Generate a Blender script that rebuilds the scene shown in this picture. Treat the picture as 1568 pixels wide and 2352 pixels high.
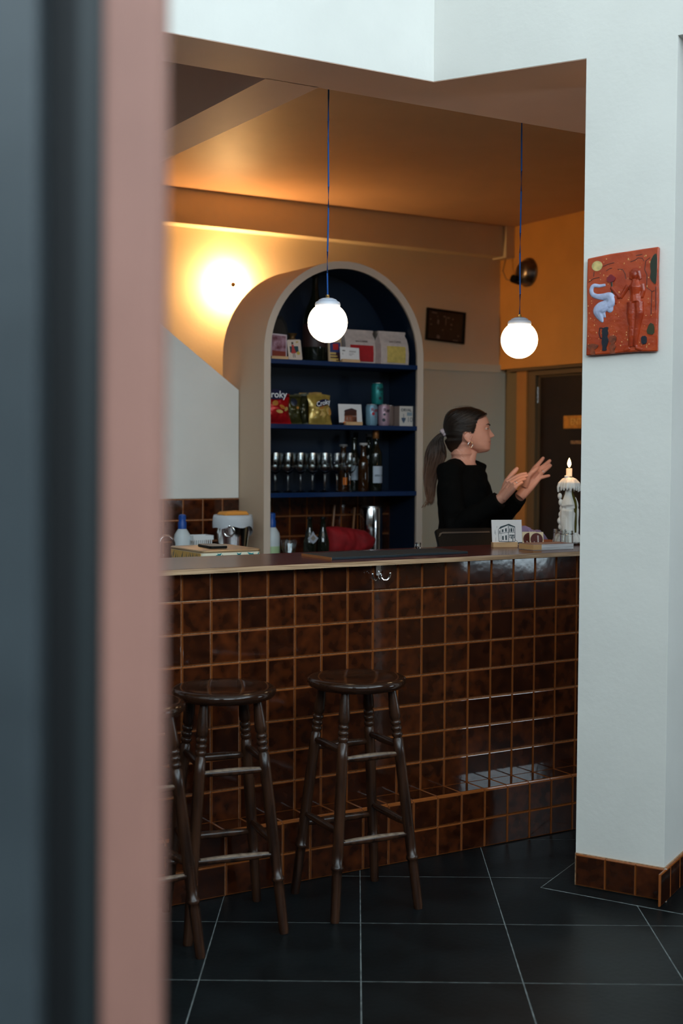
import bpy, bmesh, math, random
import numpy as np
from mathutils import Matrix, Vector, noise

for _o in list(bpy.data.objects): bpy.data.objects.remove(_o)
SC = bpy.context.scene
COL = SC.collection
random.seed(7)
R = math.radians

# ------------------------------------------------------------------ measured frame of the place
F_PX = 2989.5; PITCH = .0456; ROLL = .0052; EYE = 1.4673
YAW = .5446                                     # the bar runs 31 degrees off the photograph's plane
_right = Vector((1, 0, 0)); FWD = Vector((0, math.cos(PITCH), -math.sin(PITCH))); _up = Vector((0, math.sin(PITCH), math.cos(PITCH)))
RX = _right*math.cos(ROLL) + _up*math.sin(ROLL); RU = -_right*math.sin(ROLL) + _up*math.cos(ROLL)
CAM = Vector((0, 0, EYE))
U = Vector((math.cos(YAW), math.sin(YAW), 0)); B = Vector((-math.sin(YAW), math.cos(YAW), 0))
B0 = Vector((-.5281, 4.2856, 0))
def W(s, t, z=0.): return B0 + U*s + B*t + Vector((0, 0, z))
def sight(x, y): return FWD + RX*((x-784)/F_PX) - RU*((y-1176)/F_PX)
def stz(p): q = p-B0; return (q.dot(U), q.dot(B), p.z)
def on_t(x, y, t):
    d = sight(x, y); k = (t-(CAM-B0).dot(B))/d.dot(B); p = stz(CAM+d*k); return p[0], p[2]
def on_s(x, y, s):
    d = sight(x, y); k = (s-(CAM-B0).dot(U))/d.dot(U); p = stz(CAM+d*k); return p[1], p[2]
def on_z(x, y, z):
    d = sight(x, y); k = (z-EYE)/d.z; p = stz(CAM+d*k); return p[0], p[1]
def at_depth(x, y, D): return CAM + sight(x, y)*D

# ------------------------------------------------------------------ camera
cd = bpy.data.cameras.new('camera'); cam = bpy.data.objects.new('camera', cd); COL.objects.link(cam)
M = Matrix.Identity(4)
for i in range(3): M[i][0] = RX[i]; M[i][1] = RU[i]; M[i][2] = -FWD[i]; M[i][3] = CAM[i]
cam.matrix_world = M
cd.sensor_fit = 'HORIZONTAL'; cd.sensor_width = 24.0; cd.lens = F_PX/1568*24.0
cd.clip_start = .05; cd.clip_end = 100
cd.dof.use_dof = True; cd.dof.focus_distance = 4.8; cd.dof.aperture_fstop = 2.5
SC.camera = cam

# ------------------------------------------------------------------ sky, window daylight, exposure
wd = bpy.data.worlds.new('world'); SC.world = wd; wd.use_nodes = True
_bg = wd.node_tree.nodes['Background']; _bg.inputs[0].default_value = (.72, .89, 1.0, 1); _bg.inputs[1].default_value = 6.4
SC.view_settings.view_transform = 'Standard'; SC.view_settings.look = 'None'
SC.view_settings.exposure = 0.36; SC.view_settings.gamma = 1.0; SC.view_settings.use_curve_mapping = False
def portal(name, c, sx, sz, rotz):
    l = bpy.data.lights.new(name, 'AREA'); l.shape = 'RECTANGLE'; l.size = sx; l.size_y = sz; l.cycles.is_portal = True
    o = bpy.data.objects.new(name, l); COL.objects.link(o); o.location = c; o.rotation_euler = (R(90), 0, rotz); return o
# unseen window walls, openings sized to steer daylight and the tile reflection: right of the bar (x = 3.3) and behind the photographer (y = -2.2)
WIN_R = [(3.50, 4.25, .745, 1.40), (-1.9, 2.7, 3.1, 4.75)]
WIN_B = [(-2.4, 3.0, 2.85, 4.75)]
for (a, b, z0, z1) in WIN_R: portal('window_portal', (3.38, (a+b)/2, (z0+z1)/2), b-a, z1-z0, R(90))
for (a, b, z0, z1) in WIN_B: portal('window_portal', ((a+b)/2, -2.28, (z0+z1)/2), b-a, z1-z0, R(0))

# ------------------------------------------------------------------ node materials
def lin(c): return tuple(((v/255)/12.92 if v/255 <= .04045 else ((v/255+.055)/1.055)**2.4) for v in c)
def mat(name, col, rough=.5, metal=0., spec=.5, noise_amt=0., noise_scale=8., bump=0., bump_scale=60., col2=None, emit=None, estr=0., trans=0., ior=1.45, coat=0., alpha=1., sheen=0., stretch=None, sss=0.):
    m = bpy.data.materials.new(name); m.use_nodes = True; nt = m.node_tree; b = nt.nodes['Principled BSDF']
    c = (*col, 1) if len(col) == 3 else col
    b.inputs['Base Color'].default_value = c; b.inputs['Roughness'].default_value = rough; b.inputs['Metallic'].default_value = metal
    b.inputs['Specular IOR Level'].default_value = spec; b.inputs['IOR'].default_value = ior
    b.inputs['Transmission Weight'].default_value = trans; b.inputs['Coat Weight'].default_value = coat; b.inputs['Alpha'].default_value = alpha
    b.inputs['Sheen Weight'].default_value = sheen
    if sss: b.inputs['Subsurface Weight'].default_value = sss; b.inputs['Subsurface Radius'].default_value = (.01, .004, .002); b.inputs['Subsurface Scale'].default_value = 1.
    if emit: b.inputs['Emission Color'].default_value = (*emit, 1); b.inputs['Emission Strength'].default_value = estr
    tc = None
    def coord():
        nonlocal tc
        if tc is None:
            t = nt.nodes.new('ShaderNodeTexCoord'); mp = nt.nodes.new('ShaderNodeMapping'); nt.links.new(t.outputs['Object'], mp.inputs[0])
            if stretch: mp.inputs['Scale'].default_value = stretch
            tc = mp
        return tc.outputs[0]
    if noise_amt or col2:
        n = nt.nodes.new('ShaderNodeTexNoise'); n.inputs['Scale'].default_value = noise_scale; n.inputs['Detail'].default_value = 5
        nt.links.new(coord(), n.inputs['Vector'])
        rp = nt.nodes.new('ShaderNodeMapRange'); rp.inputs[1].default_value = .35; rp.inputs[2].default_value = .65
        nt.links.new(n.outputs['Fac'], rp.inputs[0])
        mx = nt.nodes.new('ShaderNodeMix'); mx.data_type = 'RGBA'
        k = noise_amt or .15
        mx.inputs[6].default_value = (*[v*(1-k) for v in c[:3]], 1) if not col2 else c
        mx.inputs[7].default_value = (*[min(1, v*(1+k)) for v in c[:3]], 1) if not col2 else (*col2, 1)
        nt.links.new(rp.outputs[0], mx.inputs[0]); nt.links.new(mx.outputs[2], b.inputs['Base Color'])
    if bump:
        n = nt.nodes.new('ShaderNodeTexNoise'); n.inputs['Scale'].default_value = bump_scale; n.inputs['Detail'].default_value = 3
        nt.links.new(coord(), n.inputs['Vector'])
        bp = nt.nodes.new('ShaderNodeBump'); bp.inputs['Strength'].default_value = 1.; bp.inputs['Distance'].default_value = bump
        nt.links.new(n.outputs['Fac'], bp.inputs['Height']); nt.links.new(bp.outputs[0], b.inputs['Normal'])
    return m

def tile_material():
    m = bpy.data.materials.new('brown_glaze'); m.use_nodes = True; nt = m.node_tree; b = nt.nodes['Principled BSDF']; L = nt.links.new; N = nt.nodes.new
    tc = N('ShaderNodeTexCoord'); oi = N('ShaderNodeObjectInfo')
    sx = N('ShaderNodeSeparateXYZ'); L(tc.outputs['Object'], sx.inputs[0])
    ax = N('ShaderNodeMath'); ax.operation = 'ABSOLUTE'; L(sx.outputs[0], ax.inputs[0])
    az = N('ShaderNodeMath'); az.operation = 'ABSOLUTE'; L(sx.outputs[2], az.inputs[0])
    mxx = N('ShaderNodeMath'); mxx.operation = 'MAXIMUM'; L(ax.outputs[0], mxx.inputs[0]); L(az.outputs[0], mxx.inputs[1])
    ed = N('ShaderNodeMapRange'); ed.inputs[1].default_value = .0472; ed.inputs[2].default_value = .0520; L(mxx.outputs[0], ed.inputs[0])
    off = N('ShaderNodeVectorMath'); off.operation = 'ADD'
    rv = N('ShaderNodeMath'); rv.operation = 'MULTIPLY'; rv.inputs[1].default_value = 37.; L(oi.outputs['Random'], rv.inputs[0])
    cb = N('ShaderNodeCombineXYZ'); L(rv.outputs[0], cb.inputs[0]); L(rv.outputs[0], cb.inputs[1]); L(rv.outputs[0], cb.inputs[2])
    L(tc.outputs['Object'], off.inputs[0]); L(cb.outputs[0], off.inputs[1])
    n1 = N('ShaderNodeTexNoise'); n1.inputs['Scale'].default_value = 24; n1.inputs['Detail'].default_value = 1.5; L(off.outputs[0], n1.inputs['Vector'])
    r1 = N('ShaderNodeMapRange'); r1.inputs[1].default_value = .30; r1.inputs[2].default_value = .95; L(n1.outputs['Fac'], r1.inputs[0])
    # tiles differ from each other in how thin the glaze is
    tv = N('ShaderNodeMapRange'); tv.inputs[3].default_value = .25; tv.inputs[4].default_value = 1.0; L(oi.outputs['Random'], tv.inputs[0])
    mm = N('ShaderNodeMath'); mm.operation = 'MULTIPLY'; L(r1.outputs[0], mm.inputs[0]); L(tv.outputs[0], mm.inputs[1])
    m1 = N('ShaderNodeMix'); m1.data_type = 'RGBA'; m1.inputs[6].default_value = (.018, .0046, .0021, 1); m1.inputs[7].default_value = (.135, .029, .0066, 1); L(mm.outputs[0], m1.inputs[0])
    m2 = N('ShaderNodeMix'); m2.data_type = 'RGBA'; m2.inputs[7].default_value = (.29, .082, .018, 1); L(ed.outputs[0], m2.inputs[0]); L(m1.outputs[2], m2.inputs[6])
    L(m2.outputs[2], b.inputs['Base Color']); b.inputs['Roughness'].default_value = .09; b.inputs['Specular IOR Level'].default_value = .55
    n2 = N('ShaderNodeTexNoise'); n2.inputs['Scale'].default_value = 17; n2.inputs['Detail'].default_value = 2.5; L(off.outputs[0], n2.inputs['Vector'])
    bp = N('ShaderNodeBump'); bp.inputs['Strength'].default_value = 1.; bp.inputs['Distance'].default_value = .00045; L(n2.outputs['Fac'], bp.inputs['Height']); L(bp.outputs[0], b.inputs['Normal'])
    return m

def ply_material():
    m = bpy.data.materials.new('plywood_edge'); m.use_nodes = True; nt = m.node_tree; b = nt.nodes['Principled BSDF']; L = nt.links.new; N = nt.nodes.new
    tc = N('ShaderNodeTexCoord'); mp = N('ShaderNodeMapping'); mp.inputs['Scale'].default_value = (6, 6, 420); L(tc.outputs['Object'], mp.inputs[0])
    n = N('ShaderNodeTexNoise'); n.inputs['Scale'].default_value = 1.; n.inputs['Detail'].default_value = 2; L(mp.outputs[0], n.inputs['Vector'])
    r = N('ShaderNodeMapRange'); r.inputs[1].default_value = .4; r.inputs[2].default_value = .6; L(n.outputs['Fac'], r.inputs[0])
    x = N('ShaderNodeMix'); x.data_type = 'RGBA'; x.inputs[6].default_value = (.30, .17, .085, 1); x.inputs[7].default_value = (.60, .39, .23, 1); L(r.outputs[0], x.inputs[0])
    L(x.outputs[2], b.inputs['Base Color']); b.inputs['Roughness'].default_value = .55
    return m

K = {}
K['tile'] = tile_material()
K['grout'] = mat('brown_grout', (.40, .235, .135), .8, noise_amt=.4, noise_scale=90)
K['ply'] = ply_material()
K['white'] = mat('white_wall_paint', (.80, .775, .72), .6, noise_amt=.03, noise_scale=3, bump=.0008, bump_scale=45)
K['dark_wall'] = mat('dark_unseen_wall', (.045, .030, .024), .5)
K['cream'] = mat('cream_wall_paint', (.63, .52, .36), .6, noise_amt=.03, noise_scale=4, bump=.0006, bump_scale=60)
K['ceil'] = mat('ochre_ceiling_paint', (.54, .32, .18), .52, noise_amt=.04, noise_scale=3, bump=.0012, bump_scale=9)
K['soffit'] = mat('terracotta_soffit_paint', (.84, .56, .45), .5, noise_amt=.03, noise_scale=3, bump=.0006, bump_scale=30)
K['orange'] = mat('orange_wall_paint', (.64, .30, .07), .6, noise_amt=.05, noise_scale=4)
K['slate'] = mat('black_slate', (.0050, .0076, .0088), .38, spec=.28, noise_amt=.35, noise_scale=6, bump=.0006, bump_scale=55)
K['slategrout'] = mat('floor_grout', (.20, .225, .225), .85, noise_amt=.4, noise_scale=25)
K['maroon'] = mat('maroon_laminate', (.085, .021, .018), .22, noise_amt=.12, noise_scale=14)
K['wood'] = mat('dark_stained_wood', (.016, .0062, .0034), .26, col2=(.052, .020, .0092), noise_scale=40, stretch=(1, 1, .08), bump=.0003, bump_scale=120)
K['seat'] = mat('polished_dark_wood', (.014, .006, .0036), .10, col2=(.036, .0135, .0066), noise_scale=22, stretch=(.12, 1, 1), bump=.0004, bump_scale=50)
K['worn'] = mat('worn_dark_wood', (.13, .085, .058), .5, col2=(.27, .195, .14), noise_scale=60)
K['navy'] = mat('navy_paint', (.0020, .0105, .028), .45, noise_amt=.06, noise_scale=5)
K['shelfblue'] = mat('blue_shelf_paint', (.002, .021, .085), .4)
K['rim'] = mat('sand_painted_rim', (.68, .55, .44), .6)
K['sand'] = mat('sand_cabinet_paint', (.62, .46, .32), .6)
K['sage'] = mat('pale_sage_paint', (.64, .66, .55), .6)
K['bluecord'] = mat('blue_fabric_cord', (.004, .080, .33), .7)
K['brass'] = mat('brass', (.72, .46, .16), .25, 1.)
K['cap'] = mat('pale_enamel', (.62, .68, .80), .35)
K['globe'] = mat('lit_opal_glass', (.9, .88, .82), .3, emit=(1., .72, .42), estr=8.5)
K['bulb'] = mat('lit_bulb_glass', (.95, .9, .8), .3, emit=(1., .59, .24), estr=1250.)
K['goldtip'] = mat('gold_mirrored_glass', (.75, .42, .12), .2, 1.)
K['porcelain'] = mat('porcelain', (.85, .82, .76), .3)
K['chrome'] = mat('chrome', (.82, .82, .83), .09, 1.)
K['steel'] = mat('brushed_steel', (.55, .54, .53), .28, 1., noise_amt=.15, noise_scale=14)
K['black'] = mat('black_plastic', (.004, .0045, .005), .45, spec=.15)
K['matblack'] = mat('matt_black', (.008, .009, .010), .65)
K['glass'] = mat('clear_glass', (.95, .98, .98), .02, trans=1., ior=1.45)
K['pine'] = mat('pale_pine', (.62, .38, .19), .55, noise_amt=.2, noise_scale=30, stretch=(.2, 1, 1))
K['paper'] = mat('white_card', (.78, .75, .74), .7)
K['ink'] = mat('dark_teal_ink', (.022, .045, .055), .7)
K['wax'] = mat('white_candle_wax', (.82, .80, .75), .45, bump=.0012, bump_scale=70)
K['flame'] = mat('flame', (1, .6, .2), .5, emit=(1., .55, .16), estr=22.)
K['darkglass'] = mat('dark_bottle_glass', (.008, .010, .006), .06, spec=.6, coat=.3)
K['amberglass'] = mat('amber_bottle_glass', (.030, .010, .002), .07, spec=.6, coat=.3)
K['greenglass'] = mat('olive_bottle_glass', (.10, .085, .015), .12, spec=.6)
K['skin'] = None
K['red'] = mat('red_cloth', (.30, .006, .010), .75, noise_amt=.25, noise_scale=16, bump=.002, bump_scale=40)
K['lilac'] = mat('lilac_cloth', (.20, .155, .29), .85)
K['lilac2'] = mat('pale_lilac_print', (.36, .31, .44), .85)
K['orangecloth'] = mat('orange_cloth', (.85, .36, .06), .8)
K['bluecap'] = mat('blue_plastic', (.006, .07, .34), .4)
K['milky'] = mat('milky_plastic', (.60, .66, .68), .4)
K['whiteplastic'] = mat('white_plastic', (.78, .80, .80), .4)
K['bag'] = mat('liner_bag_plastic', (.62, .66, .70), .45, bump=.004, bump_scale=22)
K['frosted'] = mat('frosted_tin_side', (.72, .66, .50), .3)

# ------------------------------------------------------------------ mesh helpers
class MB:
    def __init__(s): s.v = []; s.f = []; s.m = []
    def add(s, vs, fs, mi=0, M=None):
        o = len(s.v)
        for p in vs:
            p = Vector(p)
            s.v.append(tuple(M @ p) if M is not None else tuple(p))
        for q in fs: s.f.append(tuple(i+o for i in q)); s.m.append(mi)
        return s
    def box(s, x0, x1, y0, y1, z0, z1, mi=0, M=None):
        return s.add([(x0, y0, z0), (x1, y0, z0), (x1, y1, z0), (x0, y1, z0), (x0, y0, z1), (x1, y0, z1), (x1, y1, z1), (x0, y1, z1)],
                     [(0, 3, 2, 1), (4, 5, 6, 7), (0, 1, 5, 4), (1, 2, 6, 5), (2, 3, 7, 6), (3, 0, 4, 7)], mi, M)
    def lathe(s, prof, seg=24, mi=0, M=None):
        vs = []; fs = []; n = len(prof)
        for (r, z) in prof:
            for k in range(seg):
                a = 2*math.pi*k/seg; vs.append((r*math.cos(a), r*math.sin(a), z))
        for i in range(n-1):
            for k in range(seg):
                k2 = (k+1) % seg; fs.append((i*seg+k, i*seg+k2, (i+1)*seg+k2, (i+1)*seg+k))
        if prof[0][0] > 1e-6: fs.append(tuple(reversed(range(seg))))
        if prof[-1][0] > 1e-6: fs.append(tuple((n-1)*seg+k for k in range(seg)))
        return s.add(vs, fs, mi, M)
    def loft(s, rings, mi=0, M=None, cap=True):
        n = len(rings[0]); vs = [p for r in rings for p in r]; fs = []
        for i in range(len(rings)-1):
            for k in range(n):
                k2 = (k+1) % n; fs.append((i*n+k, i*n+k2, (i+1)*n+k2, (i+1)*n+k))
        if cap: fs.append(tuple(reversed(range(n)))); fs.append(tuple((len(rings)-1)*n+k for k in range(n)))
        return s.add(vs, fs, mi, M)
    def tube(s, pts, rad, seg=8, mi=0, M=None, flat=1., ref=Vector((0, 0, 1))):
        pts = [Vector(p) for p in pts]; n = len(pts)
        if not isinstance(rad, (list, tuple)): rad = [rad]*n
        rings = []
        for i, p in enumerate(pts):
            d = (pts[min(i+1, n-1)]-pts[max(i-1, 0)]).normalized()
            a = d.cross(ref)
            if a.length < 1e-3: a = d.cross(Vector((0, 1, 0)))
            a.normalize(); b = a.cross(d)
            rings.append([p + a*(math.cos(2*math.pi*k/seg)*rad[i]) + b*(math.sin(2*math.pi*k/seg)*rad[i]*flat) for k in range(seg)])
        return s.loft(rings, mi, M)
    def ball(s, c, r, seg=16, rings=10, mi=0, M=None):
        if not isinstance(r, (list, tuple)): r = (r, r, r)
        vs = []; fs = []
        for i in range(rings+1):
            ph = math.pi*i/rings
            for k in range(seg):
                a = 2*math.pi*k/seg; vs.append((c[0]+r[0]*math.sin(ph)*math.cos(a), c[1]+r[1]*math.sin(ph)*math.sin(a), c[2]-r[2]*math.cos(ph)))
        for i in range(rings):
            for k in range(seg):
                k2 = (k+1) % seg; fs.append((i*seg+k, i*seg+k2, (i+1)*seg+k2, (i+1)*seg+k))
        return s.add(vs, fs, mi, M)
    def prism(s, poly, y0, y1, mi=0, M=None):                     # poly in the x-z plane, given counter-clockwise seen from -y
        n = len(poly)
        vs = [(x, y0, z) for x, z in poly]+[(x, y1, z) for x, z in poly]
        fs = [tuple(range(n)), tuple(reversed(range(n, 2*n)))]+[(i, i+n, (i+1) % n+n, (i+1) % n) for i in range(n)]
        return s.add(vs, fs, mi, M)
    def plan(s, poly, z0, z1, mi=0, M=None):                      # poly in plan (x-y), counter-clockwise from above
        n = len(poly)
        vs = [(x, y, z0) for x, y in poly]+[(x, y, z1) for x, y in poly]
        fs = [tuple(reversed(range(n))), tuple(range(n, 2*n))]+[(i, (i+1) % n, (i+1) % n+n, i+n) for i in range(n)]
        return s.add(vs, fs, mi, M)
    def torus(s, R_, r, seg=24, ss=8, mi=0, M=None, arc=2*math.pi, start=0.):
        full = abs(arc-2*math.pi) < 1e-6; n = seg if full else seg+1
        rings = []
        for i in range(n):
            a = start+arc*i/seg
            rings.append([((R_+r*math.cos(2*math.pi*k/ss))*math.cos(a), (R_+r*math.cos(2*math.pi*k/ss))*math.sin(a), r*math.sin(2*math.pi*k/ss)) for k in range(ss)])
        if full: rings.append(rings[0])
        return s.loft(rings, mi, M, cap=not full)
    def mesh(s, name):
        me = bpy.data.meshes.new(name); me.from_pydata(s.v, [], s.f); me.polygons.foreach_set('material_index', s.m); me.update(); return me

def fix(me, merge=True):
    bm = bmesh.new(); bm.from_mesh(me)
    if merge: bmesh.ops.remove_doubles(bm, verts=bm.verts, dist=1e-6)
    bmesh.ops.recalc_face_normals(bm, faces=bm.faces); bm.to_mesh(me); bm.free(); me.update()
def obj(name, mb, mats, parent=None, loc=(0, 0, 0), rot=(0, 0, 0), smooth=35, bevel=0., sub=0, scale=None, norm=True):
    me = mb if isinstance(mb, bpy.types.Mesh) else mb.mesh(name)
    if not isinstance(mb, bpy.types.Mesh) and norm: fix(me)
    if not isinstance(mats, (list, tuple)): mats = [mats]
    if len(me.materials) == 0:
        for m in mats: me.materials.append(K[m] if isinstance(m, str) else m)
    if smooth:
        me.polygons.foreach_set('use_smooth', [True]*len(me.polygons))
        if smooth < 180: me.set_sharp_from_angle(angle=R(smooth))
    o = bpy.data.objects.new(name, me); COL.objects.link(o); o.location = loc; o.rotation_euler = rot
    if scale: o.scale = scale
    if parent is not None: o.parent = parent
    if bevel:
        b = o.modifiers.new('bevel', 'BEVEL'); b.width = bevel; b.segments = 2; b.limit_method = 'ANGLE'; b.angle_limit = R(35)
    if sub:
        q = o.modifiers.new('sub', 'SUBSURF'); q.levels = sub; q.render_levels = sub
    return o
def tag(o, label, cat, group=None):
    o['label'] = label; o['category'] = cat
    if group: o['group'] = group
    return o
def thing(name, label, cat, loc=(0, 0, 0), rotz=0., group=None):
    o = bpy.data.objects.new(name, None); COL.objects.link(o); o.location = loc; o.rotation_euler = (0, 0, rotz); o.empty_display_size = .05
    return tag(o, label, cat, group)
def struct(name, mb, mats, label=None, loc=(0, 0, 0), rotz=0., **k):
    o = obj(name, mb, mats, None, loc, (0, 0, rotz), **k); o['kind'] = 'structure'
    if label: o['label'] = label
    return o
BARFRAME = dict(loc=tuple(B0), rotz=YAW)                          # mesh coordinates are (along bar, behind bar front, height)
def copy_tree(o, parent=None):
    c = o.copy(); COL.objects.link(c); c.parent = parent
    for ch in list(o.children):
        copy_tree(ch, c)
    return c
TMP = bpy.data.scenes.new('workbench')
def baked(t):
    TMP.collection.objects.link(t); vl = TMP.view_layers[0]; vl.update()
    me = bpy.data.meshes.new_from_object(t.evaluated_get(vl.depsgraph)); bpy.data.objects.remove(t); return me
def lettering(txt, size, m, parent, loc, rot=(R(90), 0, 0), align='CENTER', ext=.0002, shear=0., name='lettering', bold=0.):
    cu = bpy.data.curves.new(name, 'FONT'); cu.body = txt; cu.size = size; cu.align_x = align; cu.align_y = 'CENTER'; cu.extrude = ext; cu.shear = shear; cu.offset = bold; cu.resolution_u = 3
    me = baked(bpy.data.objects.new('tmp', cu)); bpy.data.curves.remove(cu); me.name = name; me.materials.clear()
    return obj(name, me, m, parent, loc, rot, smooth=0)
def remeshed(mb, voxel, smooth_it=3, name='remeshed', disp=None):
    me = mb.mesh(name); fix(me, False); t = bpy.data.objects.new('tmp', me)
    r = t.modifiers.new('r', 'REMESH'); r.mode = 'VOXEL'; r.voxel_size = voxel; r.use_smooth_shade = True
    if smooth_it: q = t.modifiers.new('s', 'SMOOTH'); q.iterations = smooth_it; q.factor = .5
    out = baked(t); out.name = name
    out.materials.clear(); return out
def Tm(x=0, y=0, z=0): return Matrix.Translation((x, y, z))
def Rz(a): return Matrix.Rotation(a, 4, 'Z')
def Rx(a): return Matrix.Rotation(a, 4, 'X')
def Ry(a): return Matrix.Rotation(a, 4, 'Y')
def Sc(x, y, z): return Matrix.Diagonal((x, y, z, 1))

# ================================================================== THE SETTING
ZB = 2.774; ZC = 3.02; TOP = 4.9; TW = 3.303; SR = 3.899                                  # beam soffit, bar ceiling, room ceiling
PD = Vector((math.cos(R(-31)), math.sin(R(-31)), 0)); PE = Vector((-PD.y, PD.x, 0)); PE = PE if PE.y > 0 else -PE
N0 = Vector((1.065, 4.216, 0)); PW = .3055                          # pier: near corner and face width
QP = N0 - PD*PW; CP = W(.913, -.125)

# floor: grout bed with slate slabs
FA = -.0113; FS = .45015; FO = Vector((-.3892, 3.5573, 0)); FE = Vector((math.cos(FA), math.sin(FA), 0)); FG = Vector((-math.sin(FA), math.cos(FA), 0))
fl = MB(); fl.box(-2.9, 3.5, -2.4, 10.2, -.06, -.0005)
floor = struct('floor', fl, 'slategrout', 'black slate tile floor with thin pale joints')
def slab_mesh():
    h = FS/2-.0014; m = MB()
    m.add([(-h, -h, -.004), (h, -h, -.004), (h, h, -.004), (-h, h, -.004), (-h, -h, -.0004), (h, -h, -.0004), (h, h, -.0004), (-h, h, -.0004),
           (-h+.0006, -h+.0006, 0), (h-.0006, -h+.0006, 0), (h-.0006, h-.0006, 0), (-h+.0006, h-.0006, 0)],
          [(0, 1, 5, 4), (1, 2, 6, 5), (2, 3, 7, 6), (3, 0, 4, 7), (4, 5, 9, 8), (5, 6, 10, 9), (6, 7, 11, 10), (7, 4, 8, 11), (8, 9, 10, 11)])
    return m
sm = slab_mesh().mesh('slate_tile'); rest = MB()
for v in range(-14, 15):
    for c in range(-6, 9):
        q = FO + FE*((c+.5)*FS) + FG*((v+.5)*FS)
        if not (-2.95 < q.x < 3.55): continue
        if -3 <= v <= 6: obj('slate_tile', sm, 'slate', floor, q, (0, 0, FA), smooth=0)
        else:
            s_ = slab_mesh(); rest.add(s_.v, s_.f, 0, Matrix.Translation(q) @ Rz(FA))
ro = obj('slate_tile_field', rest, 'slate', floor, smooth=0); ro['kind'] = 'stuff'
def pier_poly(off, depth=.34): return [tuple((N0+PD*off-PE*off)[:2]), tuple((N0+PD*off+PE*(depth+off))[:2]), tuple((QP-PD*off+PE*(depth+off))[:2]), tuple((QP-PD*off-PE*off)[:2])]
m = MB(); m.plan(pier_poly(.0905), -.001, .0005); obj('border_joint', m, 'slategrout', floor, smooth=0)
m = MB(); m.plan(pier_poly(.0870), -.001, .0011); obj('border_slab', m, 'slate', floor, smooth=0)

# walls round the bar
m = MB(); m.box(-2.6, 4.4, TW, TW+.14, 0, TOP)
struct('wall_back', m, 'cream', 'cream painted wall behind the bar', **BARFRAME, smooth=0)
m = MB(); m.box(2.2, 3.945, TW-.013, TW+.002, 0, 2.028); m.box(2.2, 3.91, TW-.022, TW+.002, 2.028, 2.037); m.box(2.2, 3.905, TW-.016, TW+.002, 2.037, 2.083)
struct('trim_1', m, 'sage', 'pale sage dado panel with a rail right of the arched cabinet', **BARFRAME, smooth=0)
sl = (2.087-1.788)/(.886-1.298)
zs = lambda s: 1.788+(s-1.298)*sl
s_top = 1.298+(ZC-1.788)/sl
m = MB(); m.prism([(1.296, 1.229), (1.296, zs(1.296)), (s_top, ZC), (-1.3, ZC), (-1.3, 1.229)], 2.160, 2.362); m.box(-1.3, 1.296, 2.172, 2.362, 0, 1.229)
struct('wall_stair', m, 'white', 'white stair side panel with a sloping top edge', **BARFRAME, smooth=0)
m = MB(); m.box(SR, 4.3, .25, TW+.1, 2.051, TOP); m.box(3.951, 4.3, 3.04, TW+.1, 0, 2.051, 1); m.box(3.951, 4.3, .25, 1.913, 0, 2.051, 1)
m.box(4.011, 4.3, 1.913, 3.04, 0, 2.051, 1)
struct('wall_right', m, ['orange', mat('shaded_lower_wall', (.20, .155, .085), .6)], 'orange wall above the dark door', **BARFRAME, smooth=0)  # lower part coloured dark olive for the shade around the door
# beams and ceilings
m = MB(); m.plan([(-2.6, -.1225), (.9145, -.1225), stz(QP+PE*.003)[:2], stz(QP+PE*.34)[:2], (4.0, -.05), (4.0, .155), (-2.6, .155)], ZB, ZB+.03)
struct('trim_2', m, 'soffit', 'flat beam soffit over the bar counter', **BARFRAME, smooth=0)
m = MB(); m.box(.392, .605, .15, TW-.08, ZB, ZC+.01)
struct('trim_3', m, 'soffit', 'ceiling beam running back from the bar soffit', **BARFRAME, smooth=0)
m = MB(); m.box(-2.6, 4.1, .10, TW+.05, ZC, ZC+.05); m.box(-2.6, 4.1, .10, .155, ZB+.02, ZC+.05)
struct('ceiling', m, 'ceil', 'ochre ceiling over the bar', **BARFRAME, smooth=0)
m = MB(); m.box(-2.6, 3.897, 3.186, TW+.004, 2.816, ZC+.01); m.box(3.83, 3.915, 3.150, TW+.004, 2.806, ZC+.01)
struct('trim_4', m, 'cream', 'boxed duct along the top of the back wall', **BARFRAME, smooth=0)
# white upper walls and pier
m = MB(); m.box(-2.9, .95, -.1245, -.02, ZB+.002, TOP)
struct('wall_upper_left', m, 'white', 'white upper wall over the bar opening', **BARFRAME, smooth=0)
m = MB(); e_ = PD*2.62
for (p_, q_, z_) in ((CP, QP, ZB+.002), (QP, N0, ZB+.012), (N0, N0+e_, 2.803)):
    m.plan([tuple(p_[:2]), tuple(q_[:2]), tuple((q_+PE*.2)[:2]), tuple((p_+PE*.2)[:2])], z_, TOP)
struct('wall_upper_right', m, 'white', 'white upper wall running to the pier', smooth=0)
m = MB(); m.plan([tuple((N0+PE*.002)[:2]), tuple((N0+e_+PE*.002)[:2]), (3.31, 7.1), tuple(W(3.9, .1)[:2]), tuple((QP+PE*.35)[:2])], 2.806, 2.84)
struct('ceiling_lobby', m, 'soffit', smooth=0)
pier = MB(); pier.plan([tuple(N0[:2]), tuple((N0+PE*.34)[:2]), tuple((QP+PE*.34)[:2]), tuple(QP[:2])], 0, ZB+.012)
pier = struct('wall_pier', pier, 'white', 'white square pier carrying the red relief', smooth=0)
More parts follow.
